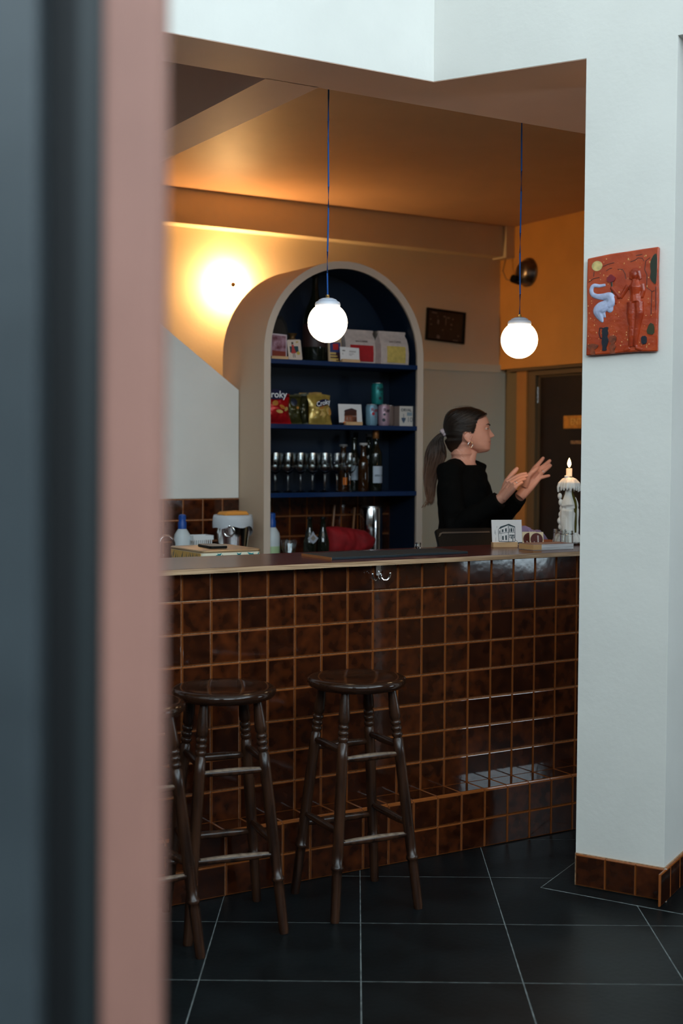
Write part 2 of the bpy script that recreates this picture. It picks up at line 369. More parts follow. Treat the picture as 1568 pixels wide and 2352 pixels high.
# room shell out of view: window walls, left wall, high ceiling
def wall_holes(axis, c0, c1, a0, a1, holes, z1):
    m = MB(); WZ = 2.3; bx_ = (lambda p, q, zz0, zz1, mi: m.box(c0, c1, p, q, zz0, zz1, mi)) if axis == 'x' else (lambda p, q, zz0, zz1, mi: m.box(p, q, c0, c1, zz0, zz1, mi))
    def bx(p, q, zz0, zz1):                                        # unseen lower walls made dark to cut bounce light and tile reflections
        for (u0, u1, mi) in ((zz0, min(zz1, WZ), 1), (max(zz0, WZ), zz1, 0)):
            if u1 > u0: bx_(p, q, u0, u1, mi)
    p = a0
    for (h0, h1, z0, zt) in sorted(holes):
        bx(p, h0, 0, z1); bx(h0, h1, 0, z0); bx(h0, h1, zt, z1); p = h1
    bx(p, a1, 0, z1); return m
struct('wall_front', wall_holes('x', 3.3, 3.45, -2.35, 7.3, WIN_R, TOP), ['white', 'dark_wall'], smooth=0)
struct('wall_entrance', wall_holes('y', -2.35, -2.2, -2.85, 3.3, WIN_B, TOP), ['white', 'dark_wall'], smooth=0)
n_ = 0
for (ax, ws) in (('x', WIN_R), ('y', WIN_B)):
    for (a, b, z0, z1) in ws:
        n_ += 1; m = MB(); c = (a+b)/2
        fr = [(a, a+.06, z0, z1), (b-.06, b, z0, z1), (a+.06, b-.06, z0, z0+.06), (a+.06, b-.06, z1-.06, z1), (a+.06, b-.06, (z0+z1)/2-.02, (z0+z1)/2+.02)]
        if b-a > 1.2: fr.append((c-.025, c+.025, z0+.06, z1-.06))
        for (p, q, zz0, zz1) in fr:
            if ax == 'x': m.box(3.35, 3.41, p, q, zz0, zz1)
            else: m.box(p, q, -2.31, -2.25, zz0, zz1)
        struct('window_%d' % n_, m, 'matblack', smooth=0)
m = MB(); m.box(-2.85, -2.7, -2.35, 7.3, 2.3, TOP); m.box(-2.85, -2.7, -2.35, 7.3, 0, 2.3, 1); struct('wall_left', m, ['white', 'dark_wall'], smooth=0)
m = MB(); p_ = W(3.9, .26); q_ = W(4.9, .26); m.plan([tuple(p_[:2]), tuple(q_[:2]), tuple((q_+B*.2)[:2]), tuple((p_+B*.2)[:2])], 0, TOP); struct('wall_lobby', m, 'dark_wall', smooth=0)
m = MB(); m.box(-2.9, 3.5, -2.4, 10.2, TOP, TOP+.1); struct('ceiling_room', m, 'white', smooth=0)

# dark door in the right wall
door = MB(); door.box(3.985, 4.012, 1.936, 2.962, .02, 1.994)
door = struct('door_1', door, mat('dark_brown_door', (.016, .0075, .005), .4, noise_amt=.2, noise_scale=9), 'dark brown door with an enamel name plate', **BARFRAME, smooth=0, bevel=.003)
frm = mat('ochre_door_frame', (.45, .20, .05), .5, noise_amt=.05)
for nm, bxs in (('door_casing', [(3.93, 3.953, 3.04, 3.146, 0, 2.063)]), ('door_jamb', [(3.945, 4.012, 2.964, 3.04, 0, 2.063)]), ('door_head', [(3.945, 4.012, 1.913, 2.964, 1.997, 2.057)]), ('head_moulding', [(3.912, 3.953, 1.86, 3.23, 2.032, 2.0535)]), ('door_stop', [(3.975, 3.986, 1.93, 2.963, 1.984, 1.997)]), ('door_stop', [(3.975, 3.986, 2.955, 2.966, 0, 1.984)])):
    m = MB()
    for b_ in bxs: m.box(*b_)
    obj(nm, m, frm if nm == 'door_casing' else mat('dark_'+nm, (.15, .095, .045), .6), door, smooth=0)
m = MB(); t0, z0 = on_s(1224, 909, 3.975); m.tube([(3.971, 2.970, z0-.052), (3.971, 2.970, z0+.057)], .0075, 10); obj('hinge', m, 'steel', door)
plaque = MB()
pt, pz = on_s(1295, 970, 3.985)
plaque.box(3.9782, 3.9849, pt-.345, pt, pz-.043, pz+.043)
plaque = obj('name_plate', plaque, mat('enamel_sign_yellow', (.62, .26, .035), .35, noise_amt=.2, noise_scale=30), door, smooth=0, bevel=.006)
lettering('ENTREE', .060, mat('sign_lettering', (.85, .50, .12), .4), plaque, (3.9775, pt-.175, pz), (R(90), 0, R(-90)), ext=.0006)
pt2, pz2 = on_s(1311, 1016, 3.985)
m = MB(); m.box(3.980, 3.9849, pt2-.23, pt2, pz2-.011, pz2+.011); obj('small_plate', m, mat('tarnished_plate', (.30, .17, .08), .5, noise_amt=.4, noise_scale=80), door, smooth=0, bevel=.002)
m = MB(); m.tube([(3.985, 2.04, 1.05), (3.94, 2.04, 1.05), (3.935, 2.05, 1.05), (3.935, 2.16, 1.05)], .010, 10); obj('door_handle', m, 'steel', door)

# open door leaf close to the photographer, out of focus
lean = Matrix.Rotation(R(.55), 4, 'Y')
dl = MB(); dl.box(-.62, -.2235, .955, 1.0, 0, 2.5)
leaf = struct('door_2', dl, mat('blue_grey_metal', (.050, .061, .068), .4, noise_amt=.1), 'blurred dark door leaf with a pink timber edge', smooth=0, bevel=.003)
m = MB(); m.box(-.224, -.196, .99, 1.01, 0, 2.5); obj('shadow_gap_strip', m, 'matblack', leaf, smooth=0)  # black strip stands in for the shadow gap beside the leaf
m = MB(); m.box(-.2, -.178, .983, 1.01, 0, 2.5); obj('seal_lip', m, mat('dark_grey_rubber', (.022, .028, .030), .5), leaf, smooth=0)
m = MB(); m.box(-.1795, -.1375, .972, 1.012, 0, 2.5); m.box(-.150, -.1355, .985, 1.012, 0, 2.5); obj('timber_edge', m, mat('pink_painted_timber', (.36, .175, .135), .55, noise_amt=.06), leaf, smooth=0, bevel=.004)
leaf.rotation_euler = (0, R(.38), 0); leaf.location = (-.0095, 0, 0)

# ================================================================== THE BAR
PT = .107; PV = .10808; ZL = .2145
def tile_mesh(hw=.0522, zl=-.0528, zh=.0528, d=.008):
    m = MB(); n = 6; i1 = .0006; i2 = .0040
    def ring(ins, y): return [(-hw+ins, y, zl+ins), (hw-ins, y, zl+ins), (hw-ins, y, zh-ins), (-hw+ins, y, zh-ins)]
    v = ring(0, 0)+ring(0, -d*.50)+ring(i1, -d*.70)+ring(.0022, -d*.92)+ring(.0045, -d)
    f = []
    for r in range(4):
        for k in range(4): f.append((r*4+k, r*4+(k+1) % 4, (r+1)*4+(k+1) % 4, (r+1)*4+k))
    f.append((16, 17, 18, 19)); m.add(v, f); me = m.mesh('tile'); fix(me); me.materials.append(K['tile'])
    return me
TILE = tile_mesh(); TILE_TOP = tile_mesh(zl=-.0455, zh=.0455); TILE_LEDGE = tile_mesh(zh=.0528)
def tile(me, parent, loc, rot=(0, 0, 0), sx=1.):
    o = bpy.data.objects.new('tile', me); COL.objects.link(o); o.parent = parent; o.location = loc; o.rotation_euler = rot
    if sx != 1.: o.scale = (sx, 1, 1)
    return o
bar = thing('bar_counter', 'brown glazed tile bar front with a low tiled foot ledge', 'bar', tuple(B0), YAW)
m = MB(); m.box(-.66, 2.16, .002, .12, 0, 1.064); m.box(-.66, 2.16, -.111, .02, 0, ZL-.002); obj('body', m, 'grout', bar, smooth=0)
rs = random.Random(3)
jit = lambda: (rs.uniform(-.006, .006), rs.uniform(-.004, .004), rs.uniform(-.006, .006))
for c in range(-6, 20):
    x = (c+.5)*PT
    if not -.65 < x < 2.15: continue
    for r in range(1, 8): tile(TILE, bar, (x, .0035, ZL+(7-r+.5)*PV), jit())
    tile(TILE_TOP, bar, (x, .0035, ZL+7*PV+.0480), jit())
    tile(TILE, bar, (x, -.0555, ZL-.0035), (R(-90), 0, 0))
    for k in range(2): tile(TILE, bar, (x, -.1095, (k+.5)*.1072), jit())
top = thing('worktop', 'maroon laminate worktop with a bare plywood front edge', 'worktop', tuple(B0), YAW)
m = MB(); m.box(-.9, 2.2, -.05, .405, 1.066, 1.0832); obj('plywood_core', m, 'ply', top, smooth=0)
m = MB(); m.box(-.9, 2.2, -.0497, .405, 1.0832, 1.0842); obj('laminate', m, 'maroon', top, smooth=0)
# inner lower work surface and back counter, mostly hidden by the bar
m = MB(); m.box(-.9, 1.55, .41, .88, .945, .975); m.box(1.55, 2.2, .41, .62, .945, .975); m.box(-.9, 1.5, .80, .85, 0, .945); m.box(1.5, 2.2, .57, .61, 0, .945)
tag(obj('underbar_shelf', m, 'steel', None, tuple(B0), (0, 0, YAW), smooth=0), 'low steel work shelf behind the bar front', 'shelf')
bc = thing('back_counter', 'dark back counter running under the stair panel', 'counter', tuple(B0), YAW)
m = MB(); m.box(-1.1, 1.296, 1.5, 2.16, .895, .92); obj('worktop', m, 'maroon', bc, smooth=0)
m = MB(); m.box(-1.1, 1.29, 1.53, 2.16, 0, .895); obj('cabinet', m, 'matblack', bc, smooth=0)
# tiles under the stair panel and along the pier foot belong to those walls
ws = bpy.data.objects['wall_stair']
s_line, _ = on_t(465.7, 1193, 2.165)
for c in range(-15, 2):
    for k in range(3): tile(TILE, ws, (s_line+(c+.5)*.1115, 2.171, 1.229-.004-(k+.5)*PV), jit(), 1.045)
m = MB(); m.box(s_line-15*.1115, 1.296, 2.167, 2.1725, .90, 1.228); obj('grout_bed', m, 'grout', ws, smooth=0)
pr = math.atan2(PD.y, PD.x)
for k in range(3): tile(TILE, pier, N0-PD*(PW-.003-.1045*(k+.5)-.001)-PE*.004+Vector((0, 0, .0565)), (0, 0, pr))
pr2 = math.atan2(PE.y, PE.x)
for k in range(4): tile(TILE, pier, N0+PE*(.034+.107*(k-.5))+PD*.004+Vector((0, 0, .0565)), (0, 0, pr2))
m = MB(); m.plan([tuple((N0+PD*.009-PE*.009)[:2]), tuple((N0+PD*.012-PE*.006)[:2]), tuple((N0+PD*.006-PE*.003)[:2]), tuple((N0+PD*.003-PE*.009)[:2])], .0, .111); obj('corner_joint', m, mat('pale_joint', (.55, .5, .42), .9), pier, smooth=0)
m = MB(); m.plan([tuple((N0+PD*.004-PE*.004)[:2]), tuple((N0+PD*.004+PE*.33)[:2]), tuple((QP-PD*.001+PE*.33)[:2]), tuple((QP-PD*.001-PE*.004)[:2])], 0, .112); obj('grout_bed', m, 'grout', pier, smooth=0)
# triple coat hook under the worktop
hx, hz = .768, 1.0
hook = thing('coat_hook', 'triple chrome coat hook under the worktop edge', 'hook', W(.768, -.006, 1.03), YAW)
m = MB(); m.box(-.011, .011, -.006, 0, -.004, .036); obj('mount', m, 'steel', hook, bevel=.002)
for k, (dx, dy) in enumerate(((-.036, -.022), (.036, -.026), (-.014, -.04))):
    pts = [(0, -.004, .012), (dx*.10, -.010, -.006), (dx*.35, dy*.6-.004, -.020), (dx*.7, dy*.9, -.020), (dx*.95, dy, -.010), (dx*1.02, dy, .004)]
    m = MB(); m.tube(pts, [.0035, .0035, .0032, .0034, .004, .0042], 10); m.ball(pts[-1], .0048, 10, 8); obj('prong', m, 'chrome', hook)

# ================================================================== ARCHED CABINET
CA = thing('arched_cabinet', 'arched sand coloured cabinet with navy lined open shelves', 'cabinet', W(1.7865, 1.885, 0), YAW)
OW = .4865; IW = .449; ZS = 1.9745; DEP = .473; IDEP = .28
def arch(w, z0=0., n=40): return [(-w, z0)]+[(-w*math.cos(math.pi*k/n), ZS+w*math.sin(math.pi*k/n)) for k in range(n+1)]+[(w, z0)]
def strip(poly, y0, y1, m):
    n = len(poly); m.add([(x, y0, z) for x, z in poly]+[(x, y1, z) for x, z in poly], [(i, i+1, i+1+n, i+n) for i in range(n-1)])
m = MB(); ao = arch(OW); strip(ao, 0, DEP-.001, m); co = obj('carcass', m, 'sand', CA, smooth=50, norm=False)
m = MB(); ai = arch(IW); n = len(ao)
m.add([(x, 0, z) for x, z in ao]+[(x, 0, z) for x, z in ai]+[(x, .02, z) for x, z in ai], [(i, i+1, i+1+n, i+n) for i in range(n-1)]+[(i+n, i+1+n, i+1+2*n, i+2*n) for i in range(n-1)]); obj('rim', m, 'rim', CA, smooth=30)
m = MB(); m.prism(arch(OW-.002), DEP-.012, DEP-.001); obj('rear_panel', m, 'cream', CA, smooth=30)
m = MB(); strip(ai, .012, IDEP, m); obj('lining', m, 'navy', CA, smooth=50)
m = MB(); m.prism(arch(IW+.003, 1.249), IDEP, IDEP+.012); obj('back_panel', m, 'navy', CA, smooth=30)
for z in (1.94, 1.612, 1.2605):
    m = MB(); m.box(-IW-.001, IW+.001, .002, IDEP, z-.024, z); obj('shelf', m, 'shelfblue', CA, smooth=0, bevel=.002)
m = MB(); m.box(-IW, IW, -.05, IDEP, .885, .91); obj('lower_worktop', m, 'matblack', CA, smooth=0)
m = MB(); m.box(-IW, IW, IDEP-.002, IDEP+.012, .9, 1.25); tb = obj('tiled_back', m, 'grout', CA, smooth=0)
s0, _ = on_t(662.4, 1200, 2.165)
for c in range(-3, 6):
    x = s0-1.7865+(c+.5)*PT
    if abs(x) > IW-.03: continue
    for k in range(3): tile(TILE, tb, (x, IDEP-.004, 1.235-(k+.5)*PV), jit())

# ================================================================== LAMPS
def pendant(s, t, z, label):
    p = thing('pendant_lamp', label, 'lamp', W(s, t, z), YAW, 'globe pendants over the bar')
    m = MB(); m.lathe([(.031*math.cos(0)*0+.030, .0695)]+[(.075*math.sin(math.pi*k/20), -.075*math.cos(math.pi*k/20)) for k in range(18, -1, -1)], 32); obj('globe', m, 'globe', p, smooth=180)
    m = MB(); m.lathe([(.0, .062), (.047, .062), (.048, .068), (.0455, .076), (.036, .081), (.033, .0855), (.020, .091), (.006, .0925), (0, .0925)], 32); obj('cap', m, 'cap', p, smooth=30)
    m = MB(); m.lathe([(.006, .092), (.0065, .093), (.0065, .103), (.004, .104)], 12); obj('cord_grip', m, 'brass', p)
    h = ZC-z; pts = [(.0025*math.sin(k*.9+s*5)*(1-k/12)*(1 if k else 0), 0, .103+(h-.103)*k/12) for k in range(13)]
    m = MB(); m.tube(pts, .0031, 8); obj('cord', m, 'bluecord', p)
    return p
pendant(.723, .282, 1.953, 'globe pendant on a blue cord in front of the arched cabinet')
pendant(1.600, .235, 1.928, 'globe pendant on a blue cord above the woman, near the orange wall')
ls, lz = on_t(521, 657, TW)
wl = thing('wall_lamp', 'bare wall bulb with a gold mirrored tip beside the arch', 'lamp', W(ls, TW-.001, lz), YAW)
ax = Rx(R(90))
m = MB(); m.lathe([(.0, 0), (.031, 0), (.032, .006), (.028, .014), (.021, .018), (.020, .034), (0, .034)], 28, 0, ax); obj('holder', m, 'porcelain', wl)
m = MB(); m.lathe([(.012, .034), (.016, .042), (.021, .052), (.0235, .062), (.0225, .072), (.018, .081)], 24, 0, ax); obj('bulb', m, 'bulb', wl)
m = MB(); m.lathe([(.0183, .0812), (.0140, .088), (.0075, .0918), (0, .0928)], 24, 0, ax); obj('mirrored_tip', m, 'goldtip', wl)

# ================================================================== BAR STOOLS
def leg_profile(L):
    fr = [(0, .0140), (.012, .0150), (.20, .0163), (.222, .0163), (.226, .0195), (.232, .0205), (.240, .0195), (.244, .0163), (.30, .0172), (.5, .0180), (.70, .0176), (.768, .0172), (.772, .0138), (.778, .0138),
          (.782, .0170), (.789, .0178), (.797, .0170), (.800, .0138), (.806, .0138), (.809, .0170), (.816, .0179), (.824, .0170), (.827, .0138), (.832, .0138), (.835, .0170), (.842, .0178), (.850, .0170), (.853, .0140), (.859, .0142), (.864, .0180), (.885, .0186), (.92, .0172), (.96, .0148), (1.0, .0122)]
    return [(0, 0)]+[(r, f*L) for f, r in fr]+[(0, L)]
def make_stool():
    st = thing('bar_stool', '', 'stool')
    m = MB(); m.lathe([(0, .706), (.138, .706), (.152, .711), (.1605, .720), (.1625, .727), (.161, .735), (.154, .7405), (.146, .742), (.12, .7395), (.07, .733), (0, .730)], 48); obj('seat', m, 'seat', st, smooth=50)
    A = {}
    for sx in (-1, 1):
        for sy in (-1, 1):
            p0 = Vector((sx*.150, sy*.152, 0)); p1 = Vector((sx*.083, sy*.084, .712)); A[sx, sy] = (p0, p1)
            d = p1-p0; M_ = Tm(*p0) @ d.to_track_quat('Z', 'Y').to_matrix().to_4x4()
            m = MB(); m.lathe(leg_profile(d.length), 16, 0, M_); obj('leg', m, 'wood', st, smooth=50)
    pos = lambda k, f: A[k][0].lerp(A[k][1], 1-f)
    for (a, b, fs) in ((((-1, -1)), (1, -1), (.30, .662)), ((-1, 1), (1, 1), (.30, .662)), ((-1, -1), (-1, 1), (.262, .615)), ((1, -1), (1, 1), (.262, .615))):
        for f in fs:
            p, q = pos(a, f), pos(b, f); front = a[1] == -1 and b[1] == -1
            n = 12; pts = [p.lerp(q, k/n) for k in range(n+1)]; rad = [.0078+.0058*math.sin(math.pi*min(1, max(0, k/n)))**.8 for k in range(n+1)]
            m = MB(); m.tube(pts, rad, 12, flat=.85 if front else 1.); sr = obj('stretcher', m, 'wood', st, smooth=60)
            if front:   # foot-worn flat along the top
                m = MB(); m.tube([v+Vector((0, -.001, rad[i]*.52)) for i, v in enumerate(pts)][1:-1], [r*.80 for r in rad][1:-1], 10, flat=.45); obj('worn_top', m, 'worn', sr, smooth=60)
    return st
st0 = make_stool()
spots = [(.455, -.370, R(-5), 'dark turned-leg bar stool, the right one under the coat hook'), (-.002, -.326, R(-11.6), 'dark turned-leg bar stool in the middle of the three'), (-.348, -.412, R(4), 'dark turned-leg bar stool half hidden by the blurred door')]
for i, (s, t, a, lab) in enumerate(spots):
    o = st0 if i == 0 else copy_tree(st0)
    o.location = W(s, t, 0); o.rotation_euler = (0, 0, YAW+a); o['label'] = lab; o['group'] = 'wooden bar stools at the counter'

# ================================================================== FIXED THINGS ON WALLS
q = [on_t(x, y, TW-.008) for x, y in ((981, 707), (1068, 717), (1064, 791), (976, 781))]
cx = sum(a for a, b in q)/4; cz = sum(b for a, b in q)/4
pf = thing('picture_frame', 'black framed dark poster hung crooked on the cream wall', 'picture', W(cx, TW-.001, cz), YAW)
pa = R(-3.0); h, w_ = .094, .139; pf.scale = (1.15, 1.15, 1.15)
def tilt(m): return m
m = MB(); M_ = Ry(-pa)
for bx in ((-w_, w_, -.016, 0, h-.011, h), (-w_, w_, -.016, 0, -h, -h+.011), (-w_, -w_+.011, -.016, 0, -h+.011, h-.011), (w_-.011, w_, -.016, 0, -h+.011, h-.011)): m.box(*bx, 0, M_)
obj('frame', m, 'black', pf, smooth=0)
m = MB(); m.box(-w_+.011, w_-.011, -.008, -.002, -h+.011, h-.011, 0, M_)
obj('print', m, mat('dark_print', (.012, .011, .009), .35, col2=(.020, .018, .015), noise_scale=18), pf, smooth=0)
m = MB(); rr = random.Random(5)
for (x, z, a, b) in ((-.085, .070, .022, .004), (-.012, .055, .008, .005), (.018, .050, .012, .004), (-.055, .02, .007, .016), (.04, .012, .007, .006), (-.05, -.068, .013, .012), (-.11, .03, .005, .005), (-.105, 0, .009, .003), (.095, -.05, .007, .004), (-.02, -.025, .005, .004), (.05, .045, .005, .005), (-.06, .05, .004, .003), (.04, -.015, .005, .003), (.075, -.078, .022, .003), (0, .03, .003, .03)):
    m.prism([(x-a, z-b*.6), (x+a*.7, z-b), (x+a, z+b*.5), (x-a*.6, z+b)], -.0086, -.008, 0, M_)
obj('motif', m, mat('faded_print_ink', (.16, .13, .115), .6), pf, smooth=0)

bt, bz = on_s(1213, 626, SR)
bell = thing('alarm_bell', 'round dull metal alarm bell on the orange wall', 'bell', W(SR-.001, bt, bz), YAW); bell.scale = (1.15, 1.15, 1.15)
axu = Ry(R(-90))
m = MB(); m.lathe([(0, 0), (.084, 0), (.085, .006), (.079, .010), (.076, .014), (.071, .030), (.060, .046), (.044, .056), (.020, .060), (0, .060)], 32, 0, axu); obj('gong', m, mat('tarnished_metal', (.20, .165, .14), .3, 1., noise_amt=.3, noise_scale=20), bell, smooth=50)
m = MB(); m.tube([(-.02, .055, -.045), (-.075, .05, -.035)], .024, 14); m.tube([(-.01, .035, -.055), (-.06, .01, -.052)], .008, 10); obj('striker_box', m, 'black', bell)
zc_ = 2.66-bz
m = MB(); m.tube([(-.06, .055, -.052), (-.085, .10, -.035), (-.075, .145, .02), (-.055, .152, .075), (-.045, .150, .13), (-.03, .155, (ZC-bz-.005)/1.15)], .0035, 8); obj('cable', m, mat('beige_cable', (.30, .17, .09), .6), bell, smooth=60)

# red clay relief on the pier
RF = thing('ceramic_relief', 'glazed red clay relief with a standing figure and a swan', 'artwork', N0-PD*.166-PE*.002+Vector((0, 0, 1.9635)), pr)
clay = mat('red_clay_glaze', (.36, .036, .0065), .25, col2=(.47, .060, .010), noise_scale=18, bump=.0012, bump_scale=60)
clay2 = mat('deep_red_clay', (.27, .028, .009), .2, col2=(.40, .048, .012), noise_scale=30, bump=.0008, bump_scale=110)
outl = [(-.1195, -.170), (-.05, -.168), (0, -.165), (.06, -.163), (.121, -.164), (.1205, -.08), (.122, 0), (.1195, .09), (.121, .171), (.07, .168), (.02, .164), (-.04, .160), (-.08, .155), (-.119, .150), (-.1205, .06), (-.118, -.05)]
m = MB(); m.prism(outl, -.020, -.002); obj('slab', m, clay, RF, smooth=30, bevel=.004)
def rp(px, py): return ((px-1439)/162*.2415, -(py-694)/244*.3405)
def flatten(mb, depth=.5, y=-.0204):
    mb.v = [(a, y+(b)*depth, c) for a, b, c in mb.v]; return mb
def pt(zx, zy): x, y = 1320+zx/6.3226, 540+zy/6.3226; a, b = rp(x, y); return (a, 0, b)
fig = MB()
def limb(ps, rs): fig.tube([pt(*p) for p in ps], rs, 10, ref=Vector((0, 1, 0)))
limb([(950, 660), (945, 760), (950, 880), (965, 980)], [.011, .022, .017, .021]); limb([(900, 980), (895, 1150), (905, 1330), (900, 1480), (890, 1640)], [.017, .016, .012, .011, .007])
limb([(1000, 980), (1010, 1150), (985, 1330), (965, 1480), (960, 1640)], [.017, .016, .012, .011, .007]); limb([(880, 1650), (800, 1700)], [.008, .006]); limb([(965, 1650), (1060, 1690)], [.008, .006])
fig.ball(pt(935, 585), (.012, .012, .016), 12, 10); limb([(900, 540), (885, 650)], [.009, .006]); limb([(980, 530), (1015, 660)], [.010, .007]); fig.ball(pt(945, 525), (.015, .010, .010), 12, 8)
limb([(850, 730), (790, 830), (735, 910)], [.009, .008, .008]); limb([(735, 910), (670, 830), (600, 745)], [.008, .007, .006]); limb([(660, 880), (670, 1000)], [.008, .005])
limb([(1040, 720), (1060, 830), (1030, 920)], [.010, .009, .009]); limb([(1030, 920), (960, 860), (890, 780)], [.009, .008, .007])
obj('figure', remeshed(flatten(fig, .62), .0016, 5, 'figure'), clay2, RF, smooth=180)
def spl(P, rad, k=5):                                              # smooth path through hand-set points
    P = [Vector((*p, 0)) for p in P]; out = []; ro = []
    for i in range(len(P)-1):
        a, b, c, d = P[max(i-1, 0)], P[i], P[i+1], P[min(i+2, len(P)-1)]
        for j in range(k):
            t = j/k; q = b*2+(c-a)*t+(a*2-b*5+c*4-d)*t*t+(b*3-a-c*3+d)*t**3; out.append((q.x/2, q.y/2)); ro.append(rad[i]*(1-t)+rad[i+1]*t)
    out.append((P[-1].x, P[-1].y)); ro.append(rad[-1]); return [pt(*p) for p in out], ro
m = MB(); swp = [(520, 705), (430, 715), (350, 705), (315, 760), (330, 830), (400, 870), (500, 880), (580, 890), (600, 960), (560, 1020)]
m.tube(*spl(swp, [.005, .006, .007, .0075, .008, .009, .012, .017, .017, .016]), 10, ref=Vector((0, 1, 0)))
m.tube(*spl([(560, 1000), (470, 1040), (420, 1090), (450, 1180), (490, 1260)], [.016, .021, .019, .012, .003]), 10, ref=Vector((0, 1, 0))); m.tube([pt(470, 1080), pt(525, 1190)], [.012, .003], 8, ref=Vector((0, 1, 0))); m.ball(pt(590, 1060), (.012, .01, .014), 12, 8)
obj('swan', remeshed(flatten(m, .5), .0014, 5, 'swan'), mat('pale_blue_glaze', (.42, .45, .62), .4, noise_amt=.15, noise_scale=60), RF, smooth=60)
def blob(nm, poly, m_, th=.0022, par=RF):
    for _ in range(2 if len(poly) > 5 else 1):                     # round the hand-cut outline
        poly = [(a[0]*(1-f)+b[0]*f, a[1]*(1-f)+b[1]*f) for a, b in zip(poly, poly[1:]+poly[:1]) for f in (.22, .78)]
    m = MB(); m.prism([(pt(*p)[0], pt(*p)[2]) for p in poly][::-1], -.0200-th, -.0195); return obj(nm, m, m_, par, smooth=0)
circ = lambda cx, cy, rx, ry, n=16: [(cx+rx*math.cos(2*math.pi*k/n), cy+ry*math.sin(2*math.pi*k/n)) for k in range(n)]
dk = mat('dark_green_glaze', (.014, .022, .010), .3); nv = mat('black_blue_glaze', (.008, .012, .022), .3)
blob('sun', circ(394, 417, 78, 76), mat('pale_gold_glaze', (.55, .42, .16), .5, noise_amt=.3, noise_scale=60))
blob('tree_crown', [(1250, 290), (1200, 310), (1165, 380), (1150, 470), (1165, 560), (1150, 640), (1180, 700), (1245, 760)], dk)
blob('small_tree', [(1160, 1290), (1225, 1330), (1225, 1480), (1105, 1450)], mat('olive_glaze', (.035, .034, .008), .5))
blob('jug', [(490, 1340), (575, 1325), (560, 1380), (575, 1430), (555, 1470), (580, 1530), (560, 1600), (545, 1640), (555, 1680), (485, 1685), (495, 1620), (475, 1560), (490, 1480), (480, 1400)], nv, .004)
m = MB(); m.tube([pt(*p) for p in [(490, 1345), (445, 1340), (435, 1420), (455, 1490), (485, 1500)]], .0018, 6, ref=Vector((0, 1, 0))); obj('jug_handle', flatten(m, .8), nv, RF)
blob('rose', [(535, 620), (560, 585), (600, 550), (640, 585), (670, 610), (650, 660), (600, 675), (550, 660)], mat('crimson_glaze', (.20, .008, .014), .3), .005); m = MB(); m.tube([pt(605, 660), pt(618, 850)], .003, 6, ref=Vector((0, 1, 0))); obj('stem', flatten(m), dk, RF)
blob('pot', [(1040, 1490), (1120, 1485), (1125, 1600), (1050, 1610)], nv, .004)
vessel = mat('brown_red_glaze', (.10, .022, .010), .3, col2=(.30, .06, .02), noise_scale=60)
for nm, poly in (('goblet', [(585, 1460), (690, 1460), (690, 1540), (655, 1580), (690, 1620), (660, 1680), (680, 1725), (590, 1725), (615, 1680), (585, 1620), (620, 1580), (588, 1540)]), ('bowl', [(255, 1590), (340, 1565), (440, 1590), (410, 1640), (370, 1660), (390, 1735), (305, 1735), (325, 1670), (275, 1630)])):
    blob(nm, poly, vessel, .004)
lines = MB()
for L_ in ([(480, 430), (560, 400), (640, 385)], [(525, 500), (570, 470), (610, 462)], [(690, 485), (760, 490), (800, 560), (808, 635)], [(870, 390), (930, 375), (980, 340), (1040, 350), (1065, 395)], [(950, 305), (1040, 292)], [(1150, 350), (1090, 390), (1075, 520), (1110, 600), (1105, 780), (1180, 840), (1175, 1180)], [(1235, 780), (1240, 1110)], [(270, 650), (340, 600), (430, 590)], [(350, 500), (345, 570)], [(1180, 850), (1220, 830)]):
    lines.tube([pt(*p) for p in L_], .0011, 6, ref=Vector((0, 1, 0)))
obj('incised_lines', flatten(lines, .6), mat('incised_brown', (.05, .016, .012), .5), RF)
fl_ = MB(); rr = random.Random(9)
for k in range(110):
    a, b = rr.uniform(-.115, .115), rr.uniform(-.16, .145); w_ = rr.uniform(.0006, .0022); fl_.ball((a, 0, b), (w_, .001, w_*rr.uniform(.8, 2.2)), 6, 4)
obj('glaze_flecks', flatten(fl_, .6), mat('amber_flecks', (.75, .34, .10), .3), RF)['kind'] = 'stuff'

# ================================================================== ON THE WORKTOP
ZT = 1.0842
def bar_at(s, t, z=ZT): return W(s, t, z)
rubber = mat('dark_slate_rubber', (.012, .021, .027), .55, noise_amt=.2, noise_scale=60)
mo = thing('bar_mat', 'dark bar mat with a raw orange left edge, left of the pair', 'mat', bar_at(.765, .148), YAW, 'dark bar mats')
m = MB(); m.box(-.163, .147, -.108, .11, 0, .009); obj('pad', m, rubber, mo, bevel=.0015, smooth=0)
m = MB(); m.box(-.1642, -.163, -.108, .11, 0, .009); obj('edge_strip', m, mat('orange_cork_edge', (.34, .12, .035), .7), mo, smooth=0)
mo = thing('bar_mat', 'dark bar mat lying right of the pair, towards the card stand', 'mat', bar_at(1.075, .150), YAW, 'dark bar mats')
m = MB(); m.box(-.158, .142, -.095, .10, 0, .009); obj('pad', m, rubber, mo, bevel=.0015, smooth=0)

